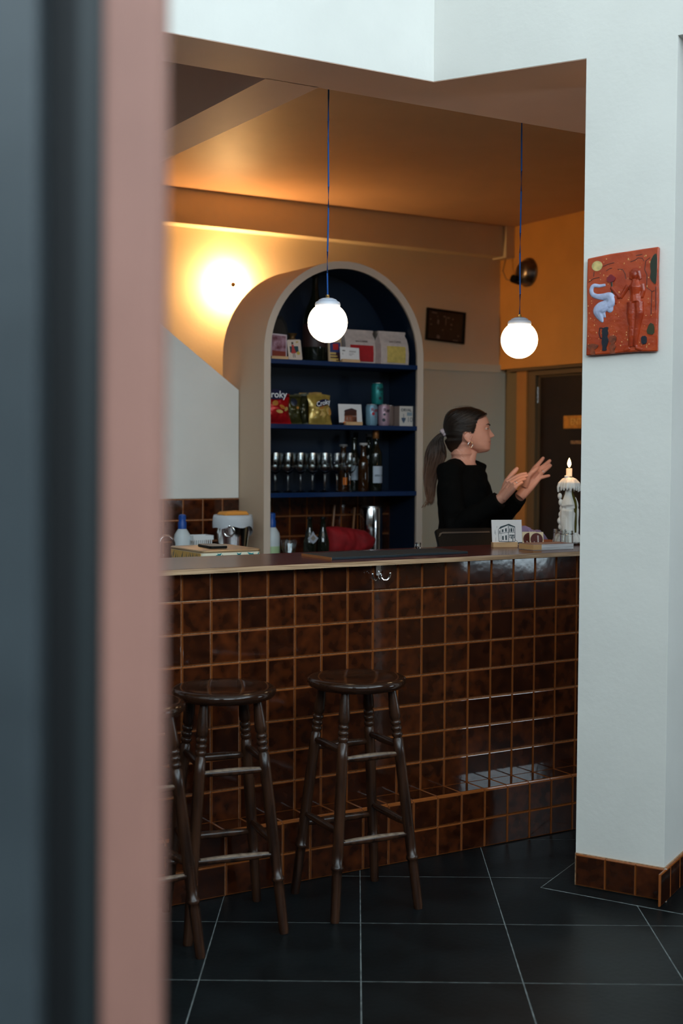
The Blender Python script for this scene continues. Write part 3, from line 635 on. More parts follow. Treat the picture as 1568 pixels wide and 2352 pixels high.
# leaning card with a linocut of a corner house
def card_on_stand(name, label, cs, ct, z0, w, h, lean_, art, standbox, rz=0., stand_m='pine'):
    c = thing(name, label, 'card', W(cs, ct, z0), YAW+rz)
    m = MB(); x0, x1, y0, y1, hh = standbox; m.box(x0, x1, y0, y1, 0, hh); obj('stand', m, stand_m, c, bevel=.001, smooth=0)
    e = bpy.data.objects.new('card', None)
    m = MB(); m.box(-w/2, w/2, 0, .0012, 0, h); cc = obj('card', m, 'paper', c, (0, (y0+y1)/2, hh*.45), (R(lean_), 0, 0), smooth=0)
    bpy.data.objects.remove(e)
    for nm, polys, mm in art:
        m = MB()
        for pl in polys: m.prism([((x-.5)*w, y*h) for x, y in pl], -.0004, 0)
        obj(nm, m, mm, cc, smooth=0)
    return c
def line(x0, y0, x1, y1, t=.008):
    dx, dy = x1-x0, y1-y0; L_ = math.hypot(dx, dy) or 1; nx, ny = -dy/L_*t, dx/L_*t
    return [(x0-nx, y0-ny), (x1-nx, y1-ny), (x1+nx, y1+ny), (x0+nx, y0+ny)]
def q4(x0, y0, x1, y1, x2, y2, x3, y3): return [(x0, y0), (x1, y1), (x2, y2), (x3, y3)]
def house(k=1):
    # corner house drawing in card units (0..1), y up
    roof = [q4(.22, .62, .55, .78, .57, .84, .29, .73), q4(.55, .77, .77, .69, .78, .73, .57, .84)]
    wins = [q4(.25, .47, .275, .48, .275, .58, .25, .56), q4(.335, .50, .385, .515, .385, .63, .335, .61), q4(.445, .515, .495, .53, .495, .67, .445, .65), q4(.575, .52, .60, .52, .60, .66, .575, .66), q4(.625, .52, .68, .52, .68, .665, .625, .66), q4(.71, .52, .735, .52, .735, .655, .71, .66),
            q4(.335, .19, .385, .195, .385, .36, .335, .35), q4(.44, .19, .49, .195, .49, .385, .44, .375), q4(.575, .27, .595, .27, .595, .35, .575, .35), q4(.625, .24, .66, .24, .66, .34, .625, .34), q4(.72, .26, .745, .26, .745, .35, .72, .35), q4(.675, .14, .70, .14, .70, .36, .675, .36), q4(.575, .36, .75, .36, .745, .40, .58, .40)]
    ln = [line(.22, .62, .225, .13), line(.55, .76, .545, .13), line(.77, .70, .76, .14), line(.22, .14, .545, .12, .012), line(.545, .12, .76, .13, .012), line(.225, .45, .55, .50), line(.55, .50, .765, .49), line(.30, .70, .30, .14, .004), line(.55, .72, .77, .67, .006),
          line(.11, .60, .09, .45, .004), line(.12, .52, .12, .40, .004), line(.18, .75, .17, .68, .003), line(.13, .3, .12, .14, .003), line(.76, .20, .83, .14, .006), line(.83, .14, .84, .06, .006)]
    gr = [q4(0, .0, .12, .03, .13, .09, 0, .10), q4(.85, .02, 1, .02, 1, .11, .86, .10), q4(.18, .055, .85, .035, .80, .055, .3, .075)]
    return roof, wins, ln, gr
roof, wins, ln, gr = house()
cs1, ct1 = on_z(1168, 1257, ZT)
card_on_stand('print_card', 'white card with a dark linocut of a corner house on the worktop', cs1+.005, .265, ZT, .129, .103, -9, [('drawing', roof+wins+ln+gr, 'ink')], (-.065, .04, -.018, .012, .020), R(-20))
nb, nt = on_z(1243, 1266, ZT)
pad = thing('note_block', 'thick pad of white cards with a kraft end in front of the card stand', 'notepad', bar_at(1.640, .10), YAW+R(-4))
m = MB(); m.box(-.058, .098, -.05, .05, .002, .023); obj('pages', m, mat('page_edges', (.62, .62, .62), .8, noise_amt=.2, noise_scale=10, stretch=(1, 1, 14)), pad, smooth=0)
m = MB(); m.box(-.098, -.058, -.05, .05, .002, .023); obj('kraft_end', m, mat('kraft_paper', (.62, .36, .15), .7), pad, smooth=0)
m = MB(); m.box(-.098, .098, -.05, .05, .023, .0245); obj('cover', m, mat('printed_cover', (.42, .32, .28), .35, col2=(.20, .08, .05), noise_scale=24), pad, smooth=0)
m = MB(); m.box(-.095, .095, -.047, .047, 0, .002); obj('base', m, 'paper', pad, smooth=0)
def sticker(s, t, label, rz, dz=0):
    st = thing('sticker_card', label, 'card', bar_at(s, t), YAW+rz, 'stickers on the worktop')
    m = MB(); m.box(-.030, .030, 0, .002, 0, .062); c = obj('backing', m, mat('cream_card', (.78, .64, .42), .7), st, (0, 0, 0), (R(-8), 0, 0), smooth=0)
    m = MB(); m.prism([(.027*math.cos(2*math.pi*k/28), .031+.027*math.sin(2*math.pi*k/28)) for k in range(28)], -.0006, 0); d = obj('round_sticker', m, mat('maroon_sticker', (.10, .014, .008), .5), c, smooth=0)
    m = MB(); m.box(.003, .009, -.001, -.0006, .016, .048); m.prism([(-.012, .014), (-.002, .014), (-.005, .020)], -.001, -.0006); m.box(-.013, -.009, -.001, -.0006, .018, .024); obj('candle_motif', m, mat('sticker_print', (.55, .45, .42), .6), d, smooth=0)
    m = MB(); m.box(-.03, .03, .003, .03, 0, .004); obj('foot', m, 'paper', st, smooth=0)
    return st
sticker(1.676, .200, 'cream card with a whole round maroon sticker, the front one', R(-18)); sticker(1.664, .232, 'cream card with a round maroon sticker, half hidden behind the front one', R(-18))
m = MB(); bx_s, bx_t = 1.80, .30
tag(obj('small_box', MB().box(-.022, .022, -.02, .02, 0, .022), mat('rust_card', (.34, .085, .02), .6), None, bar_at(1.795, .285), (0, 0, YAW-.3), smooth=0, bevel=.001), 'small rust coloured box beside the glass jars', 'box')
# folded lilac cloth
def cloth_mesh(nx, ny, fx):
    v = []; f = []
    for j in range(ny+1):
        for i in range(nx+1): v.append(fx(i/nx, j/ny))
    for j in range(ny):
        for i in range(nx): a = j*(nx+1)+i; f.append((a, a+1, a+nx+2, a+nx+1))
    m = MB(); m.add(v, f); return m
lc = thing('patterned_cloth', 'folded lilac patterned cloth behind the stickers', 'cloth', bar_at(1.765, .36), YAW-.35)
def lf(u, v):
    x = (u-.5)*.155; e = 1-abs(2*u-1)**4; h = (.084-.034*u)*(math.sin(math.pi*min(1, v*1.02))**.55)*(.35+.65*e)
    return (x, (v-.5)*.085+.004*math.sin(9*u), .001+max(0, h+.006*math.sin(14*u+5*v)*math.sin(math.pi*v)))
m = cloth_mesh(40, 16, lf); m.add([(-.07, -.035, 0), (.07, -.035, 0), (.07, .035, 0), (-.07, .035, 0)], [(0, 3, 2, 1)]); obj('cloth', m, 'lilac', lc, smooth=180)
m = MB(); rr = random.Random(2)
for k in range(16):
    u0, v0 = rr.uniform(.05, .9), rr.uniform(.1, .6); a = rr.uniform(-1, 1); ps = []
    for j in range(5): ps.append(Vector(lf(min(1, max(0, u0+.10*j/4)), min(.75, max(.02, v0+a*.25*j/4))))+Vector((0, -.0008, .0012)))
    m.tube(ps, .0018, 6, flat=.4)
obj('leaf_pattern', m, 'lilac2', lc, smooth=60)
# glass jars
def jar(s, t, label, h=.068, r=.0265):
    j = thing('glass_jar', label, 'jar', bar_at(s, t), YAW, 'small glass jars by the candle')
    pr_ = [(0, .002), (r*.9, .002), (r, .008), (r, h*.68), (r*.96, h*.74), (r*.98, h*.78), (r*1.02, h*.82), (r*.98, h*.86), (r, h*.93), (r*.98, h)]
    inn = [(r*.88, h), (r*.88, h*.8), (r*.9, h*.7), (r*.9, .012), (0, .010)]
    m = MB(); m.lathe(pr_+inn, 28); obj('glass_body', m, 'glass', j, smooth=50)
    m = MB(); m.torus(r*1.03, .0016, 28, 6, 0, Tm(0, 0, h*.80)); obj('screw_thread', m, 'glass', j)
    return j
jar(1.790, .150, 'small glass screw jar in front, beside the card pad'); jar(1.835, .245, 'small glass screw jar behind, left of the wax covered bottle')
# wax covered bottle with a burning candle
cb = thing('candle_bottle', 'olive bottle covered in white wax drips with a lit candle', 'candle', bar_at(1.900, .265), YAW)
m = MB(); m.lathe([(0, .001), (.034, .001), (.036, .006), (.036, .165), (.033, .185), (.020, .215), (.0145, .230), (.014, .270), (.0165, .275), (.0165, .288), (0, .288)], 32); obj('bottle', m, 'greenglass', cb, smooth=50)
m = MB(); rr = random.Random(12)
VX = Vector((math.cos(-YAW), math.sin(-YAW), 0)); VY = Vector((-VX.y, VX.x, 0))     # towards the room
def ppos(a, r, z): d_ = VX*math.sin(a)*r - VY*math.cos(a)*r; return Vector((d_.x, d_.y, z))
for a, z0, z1, w in ((-.1, .0, .25, .022), (-.45, .01, .24, .018), (.25, .02, .25, .014), (-.8, .03, .23, .015), (1.35, .05, .20, .010), (1.6, .06, .18, .008)):
    n = 12; ps = []
    for k in range(n+1):
        z = z0+(z1-z0)*k/n; r = .034 if z < .17 else .034-(z-.17)/.05*.016 if z < .22 else .0165
        ps.append(ppos(a, r, z))
    m.tube(ps, [w*(.9+.10*math.sin(k*1.1+a*5))*(1 if v__.z < .17 else max(.35, 1-(v__.z-.17)/.06)) for k, v__ in enumerate(ps)], 8)
for k in range(6): m.ball(ppos(-1.25, .034+.005*math.sin(k*1.6)+.004, .075+.026*k), (.010, .010, .014), 10, 8)
for k in range(18):
    a = 2*math.pi*k/18; rr_ = .043+rr.uniform(-.004, .004); m.tube([ppos(a, .012, .280), ppos(a, .026, .272), ppos(a, rr_-.005, .258), ppos(a, rr_, .242), ppos(a, rr_+.001, .228-rr.uniform(-.004, .008))], [.006, .0075, .0075, .007, .0035], 8)
m.lathe([(0, .262), (.024, .262), (.018, .280), (.012, .286), (0, .286)], 16)
m.tube([ppos(-.9, .016, .26), ppos(-.9, .018, .292)], .008, 8); m.tube([ppos(-.3, .015, .26), ppos(-.3, .015, .287)], .006, 8)
for k in range(16):
    a = 2*math.pi*k/16; rr_ = rr.uniform(.046, .062); m.tube([ppos(a, .03, .05), ppos(a, rr_*.8, .022), ppos(a, rr_, .007)], [.008, .016, .010], 8)
me = remeshed(m, .0022, 6, 'wax_drips'); obj('wax_drips', me, 'wax', cb, smooth=180)
m = MB(); m.lathe([(0, .28), (.0125, .28), (.0125, .320), (.0118, .3215), (.006, .319), (0, .3185)], 20); cd_ = obj('candle', m, mat('lit_candle_wax', (.85, .74, .58), .4, emit=(1., .55, .22), estr=.5, sss=.3), cb)
m = MB(); m.tube([(0, 0, .318), (0, 0, .328)], .0008, 6); obj('wick', m, 'matblack', cd_)
m = MB(); m.lathe([(0, .325), (.004, .329), (.0078, .338), (.0075, .346), (.0045, .356), (.0015, .363), (0, .366)], 16); obj('flame', m, 'flame', cd_, smooth=180)
fl = bpy.data.lights.new('candle_light', 'POINT'); fl.energy = .8; fl.color = (1, .5, .18); fl.shadow_soft_size = .008
flo = bpy.data.objects.new('candle_light', fl); COL.objects.link(flo); flo.location = W(1.9, .265, ZT+.372)

# behind the worktop, on the lower shelf
pos = thing('payment_terminal', 'black tilted till tablet standing behind the bar, seen from its back', 'tablet', W(1.548, .47, .975), YAW-.16)
m = MB(); M_ = Rx(R(32))
p_ = [(-.150, -.10), (.15, -.10), (.145, .090), (.130, .100), (-.115, .100), (-.135, .09)]
m.prism(p_, -.008, .008, 0, Tm(0, .03, .090) @ Rx(R(-38))); obj('screen_shell', m, 'black', pos, bevel=.004, smooth=30)
m = MB(); m.prism([(-.11, .070), (.12, .070), (.12, .078), (-.105, .078), (-.12, .072), (-.13, .055), (-.124, .055)], -.0105, -.008, 0, Tm(0, .03, .090) @ Rx(R(-38))); obj('edge_trim', m, mat('dark_metal_trim', (.10, .10, .105), .35, .8), pos, smooth=0)
m = MB(); m.box(-.09, .09, -.05, .09, 0, .014); m.box(-.03, .03, .03, .05, .01, .09); obj('stand', m, 'black', pos, bevel=.003, smooth=0)
sg = thing('shot_glass', 'tiny glass at the back edge of the worktop beside the bar mats', 'glass', W(1.19, .355, ZT), YAW)
m = MB(); m.lathe([(0, .001), (.011, .001), (.0125, .004), (.0135, .024), (.012, .024), (.0112, .008), (0, .007)], 20); obj('body', m, 'glass', sg)
zl_ = 1.098; c4 = [on_z(x, y, zl_) for x, y in ((393, 1253), (480, 1269), (607, 1262), (530, 1248))]
tx = sum(c[0] for c in c4)/4; ty = sum(c[1] for c in c4)/4+.035
tin = thing('patterned_tin', 'flat tin with a gold lid and teal leaf print behind the bar', 'tin', W(tx, ty, .975), YAW)
hw_, hd_ = .125, .150
def rrect(a, b, r, n=5):
    o = []
    for (cx_, cy_, st_) in ((a-r, -b+r, -90), (a-r, b-r, 0), (-a+r, b-r, 90), (-a+r, -b+r, 180)):
        for k in range(n+1): an = R(st_+90*k/n); o.append((cx_+r*math.cos(an), cy_+r*math.sin(an)))
    return o
m = MB(); m.plan(rrect(hw_, hd_, .02), 0, .115); obj('box', m, 'frosted', tin, smooth=30)
m = MB(); m.plan(rrect(hw_+.002, hd_+.002, .022), .112, .122); obj('lid', m, mat('gold_lid', (.50, .33, .18), .32, .6), tin, smooth=30, bevel=.003)
m = MB(); rr = random.Random(4); m2 = MB()
for k in range(15):
    x = -hw_+.015+k*.0165; z = .09+rr.uniform(-.03, .012); a = rr.uniform(-1.2, 1.2); l_ = .028; w_ = .008
    pl = [(x-math.sin(a)*l_, z-math.cos(a)*l_), (x+math.cos(a)*w_, z-math.sin(a)*w_), (x+math.sin(a)*l_, min(.111, z+math.cos(a)*l_)), (x-math.cos(a)*w_, z+math.sin(a)*w_)]
    m.prism(pl, -hd_-.0006, -hd_)
for k in range(14):
    y = -hd_+.02+k*.02; z = .085+rr.uniform(-.02, .01); a = rr.uniform(-.5, .5); l_ = .024; w_ = .0055
    pl = [(y-math.sin(a)*l_, z-math.cos(a)*l_), (y+math.cos(a)*w_, z-math.sin(a)*w_), (y+math.sin(a)*l_, min(.111, z+math.cos(a)*l_)), (y-math.cos(a)*w_, z+math.sin(a)*w_)]
    m2.prism(pl, -hw_-.0006, -hw_, 0, Rz(R(-90)) @ Sc(-1, 1, 1))
obj('leaf_print', m, mat('teal_print', (.01, .24, .26), .4), tin, smooth=0); obj('side_leaf_print', m2, mat('grey_leaf_print', (.14, .13, .08), .4), tin, smooth=0)
m = MB(); m.plan([(x-hw_*0, y) for x, y in rrect(hw_+.0004, hd_-.012, .003)], .004, .111); obj('yellow_panel', m, mat('yellow_tin_print', (.62, .36, .10), .35), tin, smooth=0)
ph = thing('phone', 'black phone lying on the gold tin lid', 'phone', W(tx-.010, ty+.0, .975+.1225), YAW-.10)
m = MB(); m.plan(rrect(.036, .075, .010), 0, .009); obj('body', m, 'black', ph, smooth=30, bevel=.002)
m = MB(); m.plan(rrect(.034, .073, .009), .009, .0094); obj('back_cover', m, mat('phone_back', (.20, .12, .07), .25, .5), ph, smooth=0)

# ================================================================== ON THE CABINET SHELVES
Z1, Z2, Z3 = 1.94, 1.612, 1.2605
def sx(x, t, y=900): return on_t(x, y, t)[0]
def hz(x, y, t): return on_t(x, y, t)[1]
# --- top shelf
t_ = 1.935
def small_stand(parent, w, hh=.017, d=.024): m = MB(); m.box(-w/2, w/2, -d/2, d/2, 0, hh); return obj('stand', m, 'pine', parent, smooth=0, bevel=.001)
a, b = sx(623, t_, 790), sx(658, t_, 790)
ph_ = thing('photo_card', 'maroon tinted photo print on a wooden block, left end of the top shelf', 'photo', W((a+b)/2, t_, Z1), YAW)
small_stand(ph_, .097)
m = MB(); m.box(-.046, .046, 0, .0012, 0, .122); pc = obj('print', m, mat('photo_border', (.60, .48, .52), .5), ph_, (0, .001, .010), (R(-5), R(3), 0), smooth=0)
m = MB(); m.box(-.040, .040, -.0005, 0, .006, .114); obj('image', m, mat('maroon_photo', (.12, .016, .028), .45, col2=(.45, .26, .32), noise_scale=28), pc, smooth=0)
m = MB(); m.box(-.040, .040, -.0008, -.0005, .006, .034); obj('foreground', m, mat('rust_photo', (.22, .035, .018), .5), pc, smooth=0)
v = thing('bronze_vase', 'small bronze vase behind the cards on the top shelf', 'vase', W(sx(671, 2.03, 800), 2.03, Z1), YAW)
hv = hz(671, 766, 2.03)-Z1
m = MB(); m.lathe([(0, 0), (.030, 0), (.034, .02), (.036, .06), (.028, hv-.045), (.015, hv-.025), (.014, hv-.018), (.026, hv-.002), (.027, hv), (.022, hv-.002), (.011, hv-.02), (0, hv-.03)], 24); obj('body', m, mat('aged_bronze', (.16, .085, .030), .4, .6, noise_amt=.3, noise_scale=30), v, smooth=50)
a, b = sx(663, 1.925, 800), sx(695, 1.925, 800)
ic = thing('illustrated_card', 'rounded card with a drawn woman in a red dress on the top shelf', 'card', W((a+b)/2, 1.925, Z1), YAW)
m = MB(); m.prism([(x, y+.053) for x, y in rrect(.040, .053, .008)], 0, .0012); k_ = obj('card', m, mat('cream_playing_card', (.68, .55, .46), .5), ic, (0, 0, 0), (R(-6), R(-3.5), 0), smooth=0)
def art(nm, polys, m_, par, y=0.): 
    m = MB()
    for pl in polys: m.prism(pl, y-.0005, y)
    return obj(nm, m, m_, par, smooth=0)
art('teal_panel', [[(-.028, .040), (.022, .040), (.022, .072), (-.028, .072)]], mat('teal_card_print', (.012, .055, .07), .6), k_)
art('dress', [[(-.022, .036), (.006, .036), (-.002, .062), (-.004, .080), (-.016, .080), (-.016, .062)]], mat('red_dress_print', (.45, .045, .04), .6), k_, -.0005)
art('figure_details', [[(-.013, .014), (-.010, .014), (-.010, .036), (-.013, .036)], [(-.003, .014), (0, .014), (-.002, .036), (-.005, .036)], [(-.016, .082), (-.005, .082), (-.005, .094), (-.016, .094)]], mat('dark_hair_print', (.06, .03, .02), .6), k_, -.0005)
art('yellow_spot', [[(.019+.010*math.cos(k*.5236), .036+.009*math.sin(k*.5236)) for k in range(12)], [(.010, .088), (.026, .092), (.022, .098), (.012, .096)]], mat('yellow_card_print', (.55, .38, .07), .6), k_, -.0006)
# dark frame leaning at the back left
df = thing('leaning_frame', 'dark faceted frame leaning at the back of the top shelf', 'picture', W(sx(644, 2.11, 760), 2.11, Z1), YAW)
fz = hz(648, 724, 2.11)-Z1
fp = [(-.06, 0), (.095, 0), (.045, fz-.035), (.022, fz), (-.03, fz), (-.06, fz-.05)]
m = MB(); m.prism(fp, 0, .015); fr_ = obj('frame', m, 'matblack', df, (0, 0, 0), (R(-6), 0, 0), smooth=0)
m = MB(); m.prism([(x*.78, .012+z*.88) for x, z in fp], -.001, .001); obj('panel', m, mat('dark_taupe_panel', (.030, .024, .020), .5), fr_, smooth=0)
# big bottle
bs = sx(723.5, 2.03, 720); hb = hz(724, 630, 2.03)-Z1
bb = thing('large_bottle', 'oversized dark wine bottle behind the left globe lamp', 'bottle', W(bs, 2.03, Z1), YAW)
r_ = .066
m = MB(); m.lathe([(0, .002), (r_*.9, .002), (r_, .012), (r_, hb*.47), (r_*.96, hb*.53), (r_*.78, hb*.60), (r_*.5, hb*.68), (r_*.31, hb*.76), (r_*.245, hb*.85), (r_*.235, hb*.955), (r_*.29, hb*.96), (r_*.29, hb*.985), (r_*.2, hb), (0, hb)], 40); obj('bottle', m, 'darkglass', bb, smooth=50)
m = MB(); m.lathe([(r_*1.005, hb*.17), (r_*1.01, hb*.18), (r_*1.01, hb*.42), (r_*1.005, hb*.43)], 40); obj('label', m, mat('dark_bottle_label', (.035, .014, .012), .5), bb, smooth=50)
# art book
a, b = sx(756, 1.94, 800), sx(785, 1.94, 800)
ab = thing('art_book', 'narrow booklet with blue, red and yellow blocks on the top shelf', 'book', W((a+b)/2, 1.94, Z1), YAW)
w_ = (b-a)/2; h_ = hz(770, 768, 1.94)-Z1
m = MB(); m.box(-w_, w_, 0, .012, 0, h_); k_ = obj('cover', m, mat('tan_cover', (.60, .42, .25), .5), ab, (0, 0, 0), (R(-4), 0, 0), smooth=0)
art('blue_block', [[(-w_*.82, h_*.36), (w_*.86, h_*.36), (w_*.86, h_*.72), (-w_*.82, h_*.72)]], mat('blue_print', (.03, .045, .16), .5), k_)
art('red_block', [[(-w_*.35, h_*.45), (w_*.5, h_*.45), (w_*.5, h_*.67), (-w_*.35, h_*.67)]], mat('red_print', (.45, .02, .02), .5), k_, -.0005)
art('dark_block', [[(w_*.1, h_*.05), (w_*.9, h_*.05), (w_*.9, h_*.36), (w_*.1, h_*.36)], [(-w_*.8, h_*.25), (w_*.2, h_*.25), (w_*.2, h_*.285), (-w_*.8, h_*.285)], [(-w_*.8, h_*.15), (w_*.3, h_*.15), (w_*.3, h_*.19), (-w_*.8, h_*.19)]], mat('maroon_print', (.05, .015, .02), .5), k_, -.0003)
art('yellow_bars', [[(-w_*.8, h_*.30), (w_*.1, h_*.30), (w_*.1, h_*.34), (-w_*.8, h_*.34)], [(-w_*.8, h_*.20), (w_*.3, h_*.20), (w_*.3, h_*.24), (-w_*.8, h_*.24)], [(-w_*.8, h_*.09), (w_*.45, h_*.09), (w_*.45, h_*.14), (-w_*.8, h_*.14)], [(-w_*.5, h_*.0), (w_*.9, h_*.0), (w_*.9, h_*.05), (-w_*.5, h_*.05)]], mat('yellow_print', (.62, .40, .08), .5), k_, -.0006)
# coffee bags
kraft = mat('pale_kraft_bag', (.56, .46, .42), .7, noise_amt=.08, noise_scale=40, bump=.0012, bump_scale=35)
def coffee_bag(x0, x1, ytop, t, label, labmat, labbox, txt_y, depth=.075):
    a, b = sx(x0, t, 800), sx(x1, t, 800); w = (b-a)/2; h = hz((x0+x1)/2, ytop, t)-Z1
    c = thing('coffee_bag', label, 'bag', W((a+b)/2, t, Z1), YAW, 'coffee bags on the top shelf')
    rings = []
    for f, ws, d in ((0, .97, 1), (.02, 1, 1.05), (.35, 1.01, 1.1), (.6, 1., .95), (.78, .985, .6), (.86, .97, .25), (.93, .965, .12), (1., .965, .10)):
        hw, hd = w*ws, depth/2*d; fr_y = 0 if f < .75 else 0
        y0 = -hd+depth/2+ (f>.7)*0
        rings.append([(-hw, depth/2-hd, f*h), (-hw*.3, depth/2-hd-.004*(f < .7), f*h), (hw*.3, depth/2-hd-.004*(f < .7), f*h), (hw, depth/2-hd, f*h), (hw, depth/2+hd, f*h), (hw*.3, depth/2+hd, f*h), (-hw*.3, depth/2+hd, f*h), (-hw, depth/2+hd, f*h)])
    m = MB(); m.loft(rings); obj('bag', m, kraft, c, smooth=60, bevel=.003)
    m = MB(); m.box(-w*.985, w*.985, depth/2-.0075, depth/2+.0075, h*.925, h*1.005); obj('folded_top', m, kraft, c, smooth=0, bevel=.002)
    fy = lambda z: depth/2-depth/2*np.interp(z/h, (0, .02, .35, .6, .78, .86), (1, 1.05, 1.1, .95, .6, .25))-.005
    x0_, x1_, z0_, z1_ = labbox
    m = MB(); n = 6; vs = []
    for i in range(n+1):
        z = h*(z0_+(z1_-z0_)*i/n); vs += [(w*x0_, fy(z)-.0012, z), (w*x1_, fy(z)-.0012, z)]
    m.add(vs, [(2*i, 2*i+1, 2*i+3, 2*i+2) for i in range(n)]); lb = obj('paper_label', m, labmat, c, smooth=60)
    zt = h*txt_y; lettering('SAN COFFEE', .0135, mat('bag_print', (.06, .05, .045), .6), c, (0, fy(zt)-.003, zt), (R(90-8), 0, 0))
    return c, w, h, fy
rl = mat('red_label', (.40, .010, .014), .55, noise_amt=.1, noise_scale=40); yl = mat('yellow_label', (.58, .43, .11), .6, noise_amt=.14, noise_scale=40)
coffee_bag(794, 864, 757, 1.99, 'pale coffee bag with a red label on the top shelf', rl, (-.75, .76, .08, .55), .66)
coffee_bag(875, 938, 761, 1.93, 'pale coffee bag with a yellow label at the right end of the top shelf', yl, (-.62, .72, .06, .55), .68)
bx = thing('brown_box', 'grey brown carton between the two coffee bags', 'box', W(sx(868, 2.06, 800), 2.06, Z1), YAW)
m = MB(); m.box(-.035, .03, -.03, .04, 0, hz(868, 762, 2.06)-Z1); obj('carton', m, mat('taupe_carton', (.20, .155, .125), .7), bx, smooth=0, bevel=.002)
# business card on a block
a, b = sx(783, 1.90, 810), sx(827, 1.90, 810)
bcard = thing('business_card', 'white printed card on a wooden block before the red label bag', 'card', W((a+b)/2, 1.905, Z1), YAW)
small_stand(bcard, (b-a)*.93, .016)
m = MB(); m.box(-(b-a)/2, (b-a)/2, 0, .001, 0, .070); k_ = obj('card', m, 'paper', bcard, (0, .001, .010), (R(-7), R(1.2), 0), smooth=0)
art('print', [[(-.045, .048), (-.028, .048), (-.028, .054), (-.045, .054)], [(-.002, .050), (.040, .050), (.040, .052), (-.002, .052)], [(-.004, .045), (.036, .045), (.036, .047), (-.004, .047)], [(-.004, .035), (.026, .035), (.026, .037), (-.004, .037)], [(-.004, .028), (.014, .028), (.014, .030), (-.004, .030)], [(-.046, .036), (-.040, .036), (-.040, .038), (-.046, .038)], [(-.046, .030), (-.040, .030), (-.040, .032), (-.046, .032)]], mat('grey_print', (.20, .18, .17), .7), k_)

# --- middle shelf: crisps, print card, cans, box
def crisp_bag(x0, x1, ytop, t, label, m_, lean_=0., rz=0., logo=None, extra=None, thick=.05, seed=0):
    y_ = 940; a, b = sx(x0, t, y_), sx(x1, t, y_); w = (b-a)/2; h = hz((x0+x1)/2, ytop, t)-Z2
    c = thing('crisp_bag', label, 'bag', W((a+b)/2, t, Z2), YAW+rz, 'crisp packets on the middle shelf')
    rr = random.Random(seed); nx, nz = 14, 18
    def P(u, v, side):
        e = 1-abs(2*u-1)**2.6; g = max(0, math.sin(math.pi*min(1, max(0, (v-.05)/.88))))**.6
        pinch = 1-.10*math.sin(math.pi*v)+.02*math.sin(9*v+seed)
        wr = .0035*noise.noise(Vector((u*7+seed, v*7, side*3)))
        return ((2*u-1)*w*pinch*(1.02 if v < .08 else 1), side*(thick/2*e**.6*g+wr*e*g*3), v*h+.004*math.sin(u*5+seed)*(v > .97))
    m = MB(); vs = []; fs = []
    for s_ in (-1, 1):
        o = len(vs)
        for j in range(nz+1):
            for i in range(nx+1): vs.append(P(i/nx, j/nz, s_))
        for j in range(nz):
            for i in range(nx):
                q = o+j*(nx+1)+i; f = (q, q+1, q+nx+2, q+nx+1); fs.append(f if s_ < 0 else f[::-1])
    m.add(vs, fs); me = m.mesh('packet'); fix(me)
    bag = obj('packet', me, m_, c, (0, 0, 0), (R(-lean_), 0, 0), smooth=70)
    m = MB()
    for zz in (0, h-.011):
        for k in range(4): m.box(-w*.99, w*.99, -.0018, .0018, zz+k*.0028, zz+k*.0028+.0016)
    obj('crimped_seal', m, m_, bag, smooth=0)
    surf = lambda x, z: P((x/w+1)/2, z/h, -1)[1]
    if logo:
        lx, lz, lw, sh = logo
        m = MB(); n = 22; ring = [(lx+lw*math.cos(2*math.pi*k/n)*(1 if True else 1), lz+lw*.42*math.sin(2*math.pi*k/n)+sh*lw*math.cos(2*math.pi*k/n)-.12*lw*(math.cos(2*math.pi*k/n)**2)) for k in range(n)]
        yy = min(surf(x, z) for x, z in ring)-.002
        m.prism(ring, yy-.0006, yy+.004); lo = obj('logo_patch', m, mat('navy_logo', (.006, .008, .045), .4), bag, smooth=0)
        lettering('Croky', lw*.80, mat('white_logo_print', (.85, .85, .85), .5), lo, (lx, yy-.0012, lz-.002), (R(90), R(-math.degrees(math.atan(sh))), 0), bold=.0006, shear=.1)
    for nm, polys, mm in (extra or []):
        for (px_, pz_, ra, rb, rot_) in polys:
            n = 10; m = MB(); ring = []
            for k in range(n):
                ca, sa = ra*math.cos(2*math.pi*k/n), rb*math.sin(2*math.pi*k/n); x = px_+ca*math.cos(rot_)-sa*math.sin(rot_); z = pz_+ca*math.sin(rot_)+sa*math.cos(rot_); ring.append((x, surf(max(-w*.98, min(w*.98, x)), max(0, min(h, z)))-.0015, z))
            m.add(ring+[(px_, surf(px_, pz_)-.002, pz_)], [(k, (k+1) % n, n) for k in range(n)]); obj(nm, m, mm, bag, smooth=60)
    return c
foil = lambda n, c, c2=None: mat(n, c, .30, .35, noise_amt=.25, noise_scale=22, bump=.003, bump_scale=28, coat=.3)
crisp = mat('crisp_print', (.60, .40, .13), .35); crisp2 = mat('toasted_crisp_print', (.50, .20, .04), .35); ochre = mat('ochre_crisp_print', (.62, .28, .05), .35)
crisp_bag(604, 668, 903, 1.935, 'red crisp packet cut off by the cabinet edge', foil('red_foil', (.42, .006, .012)), 6, 0, (-.012, .150, .062, .0), [('crisp_picture', [(-.015, .105, .020, .014, .3), (.02, .085, .016, .012, -.5)], crisp2), ('pale_crisp_picture', [(.045, .075, .015, .010, .6), (.005, .062, .020, .009, -.2)], crisp)], seed=1)
crisp_bag(655, 692, 906, 1.99, 'olive crisp packet in shadow between the red and gold ones', foil('olive_foil', (.060, .056, .014)), 5, R(-8), None, [('dark_patch', [(0, .115, .018, .022, 0)], mat('dark_blue_patch', (.01, .014, .035), .4)), ('orange_spot', [(.018, .085, .008, .007, 0)], crisp2)], seed=2)
crisp_bag(676, 706, 904, 2.02, 'dark olive crisp packet standing edge-on behind the gold ones', foil('dark_olive_foil', (.035, .034, .012)), 3, R(-40), None, None, seed=3)
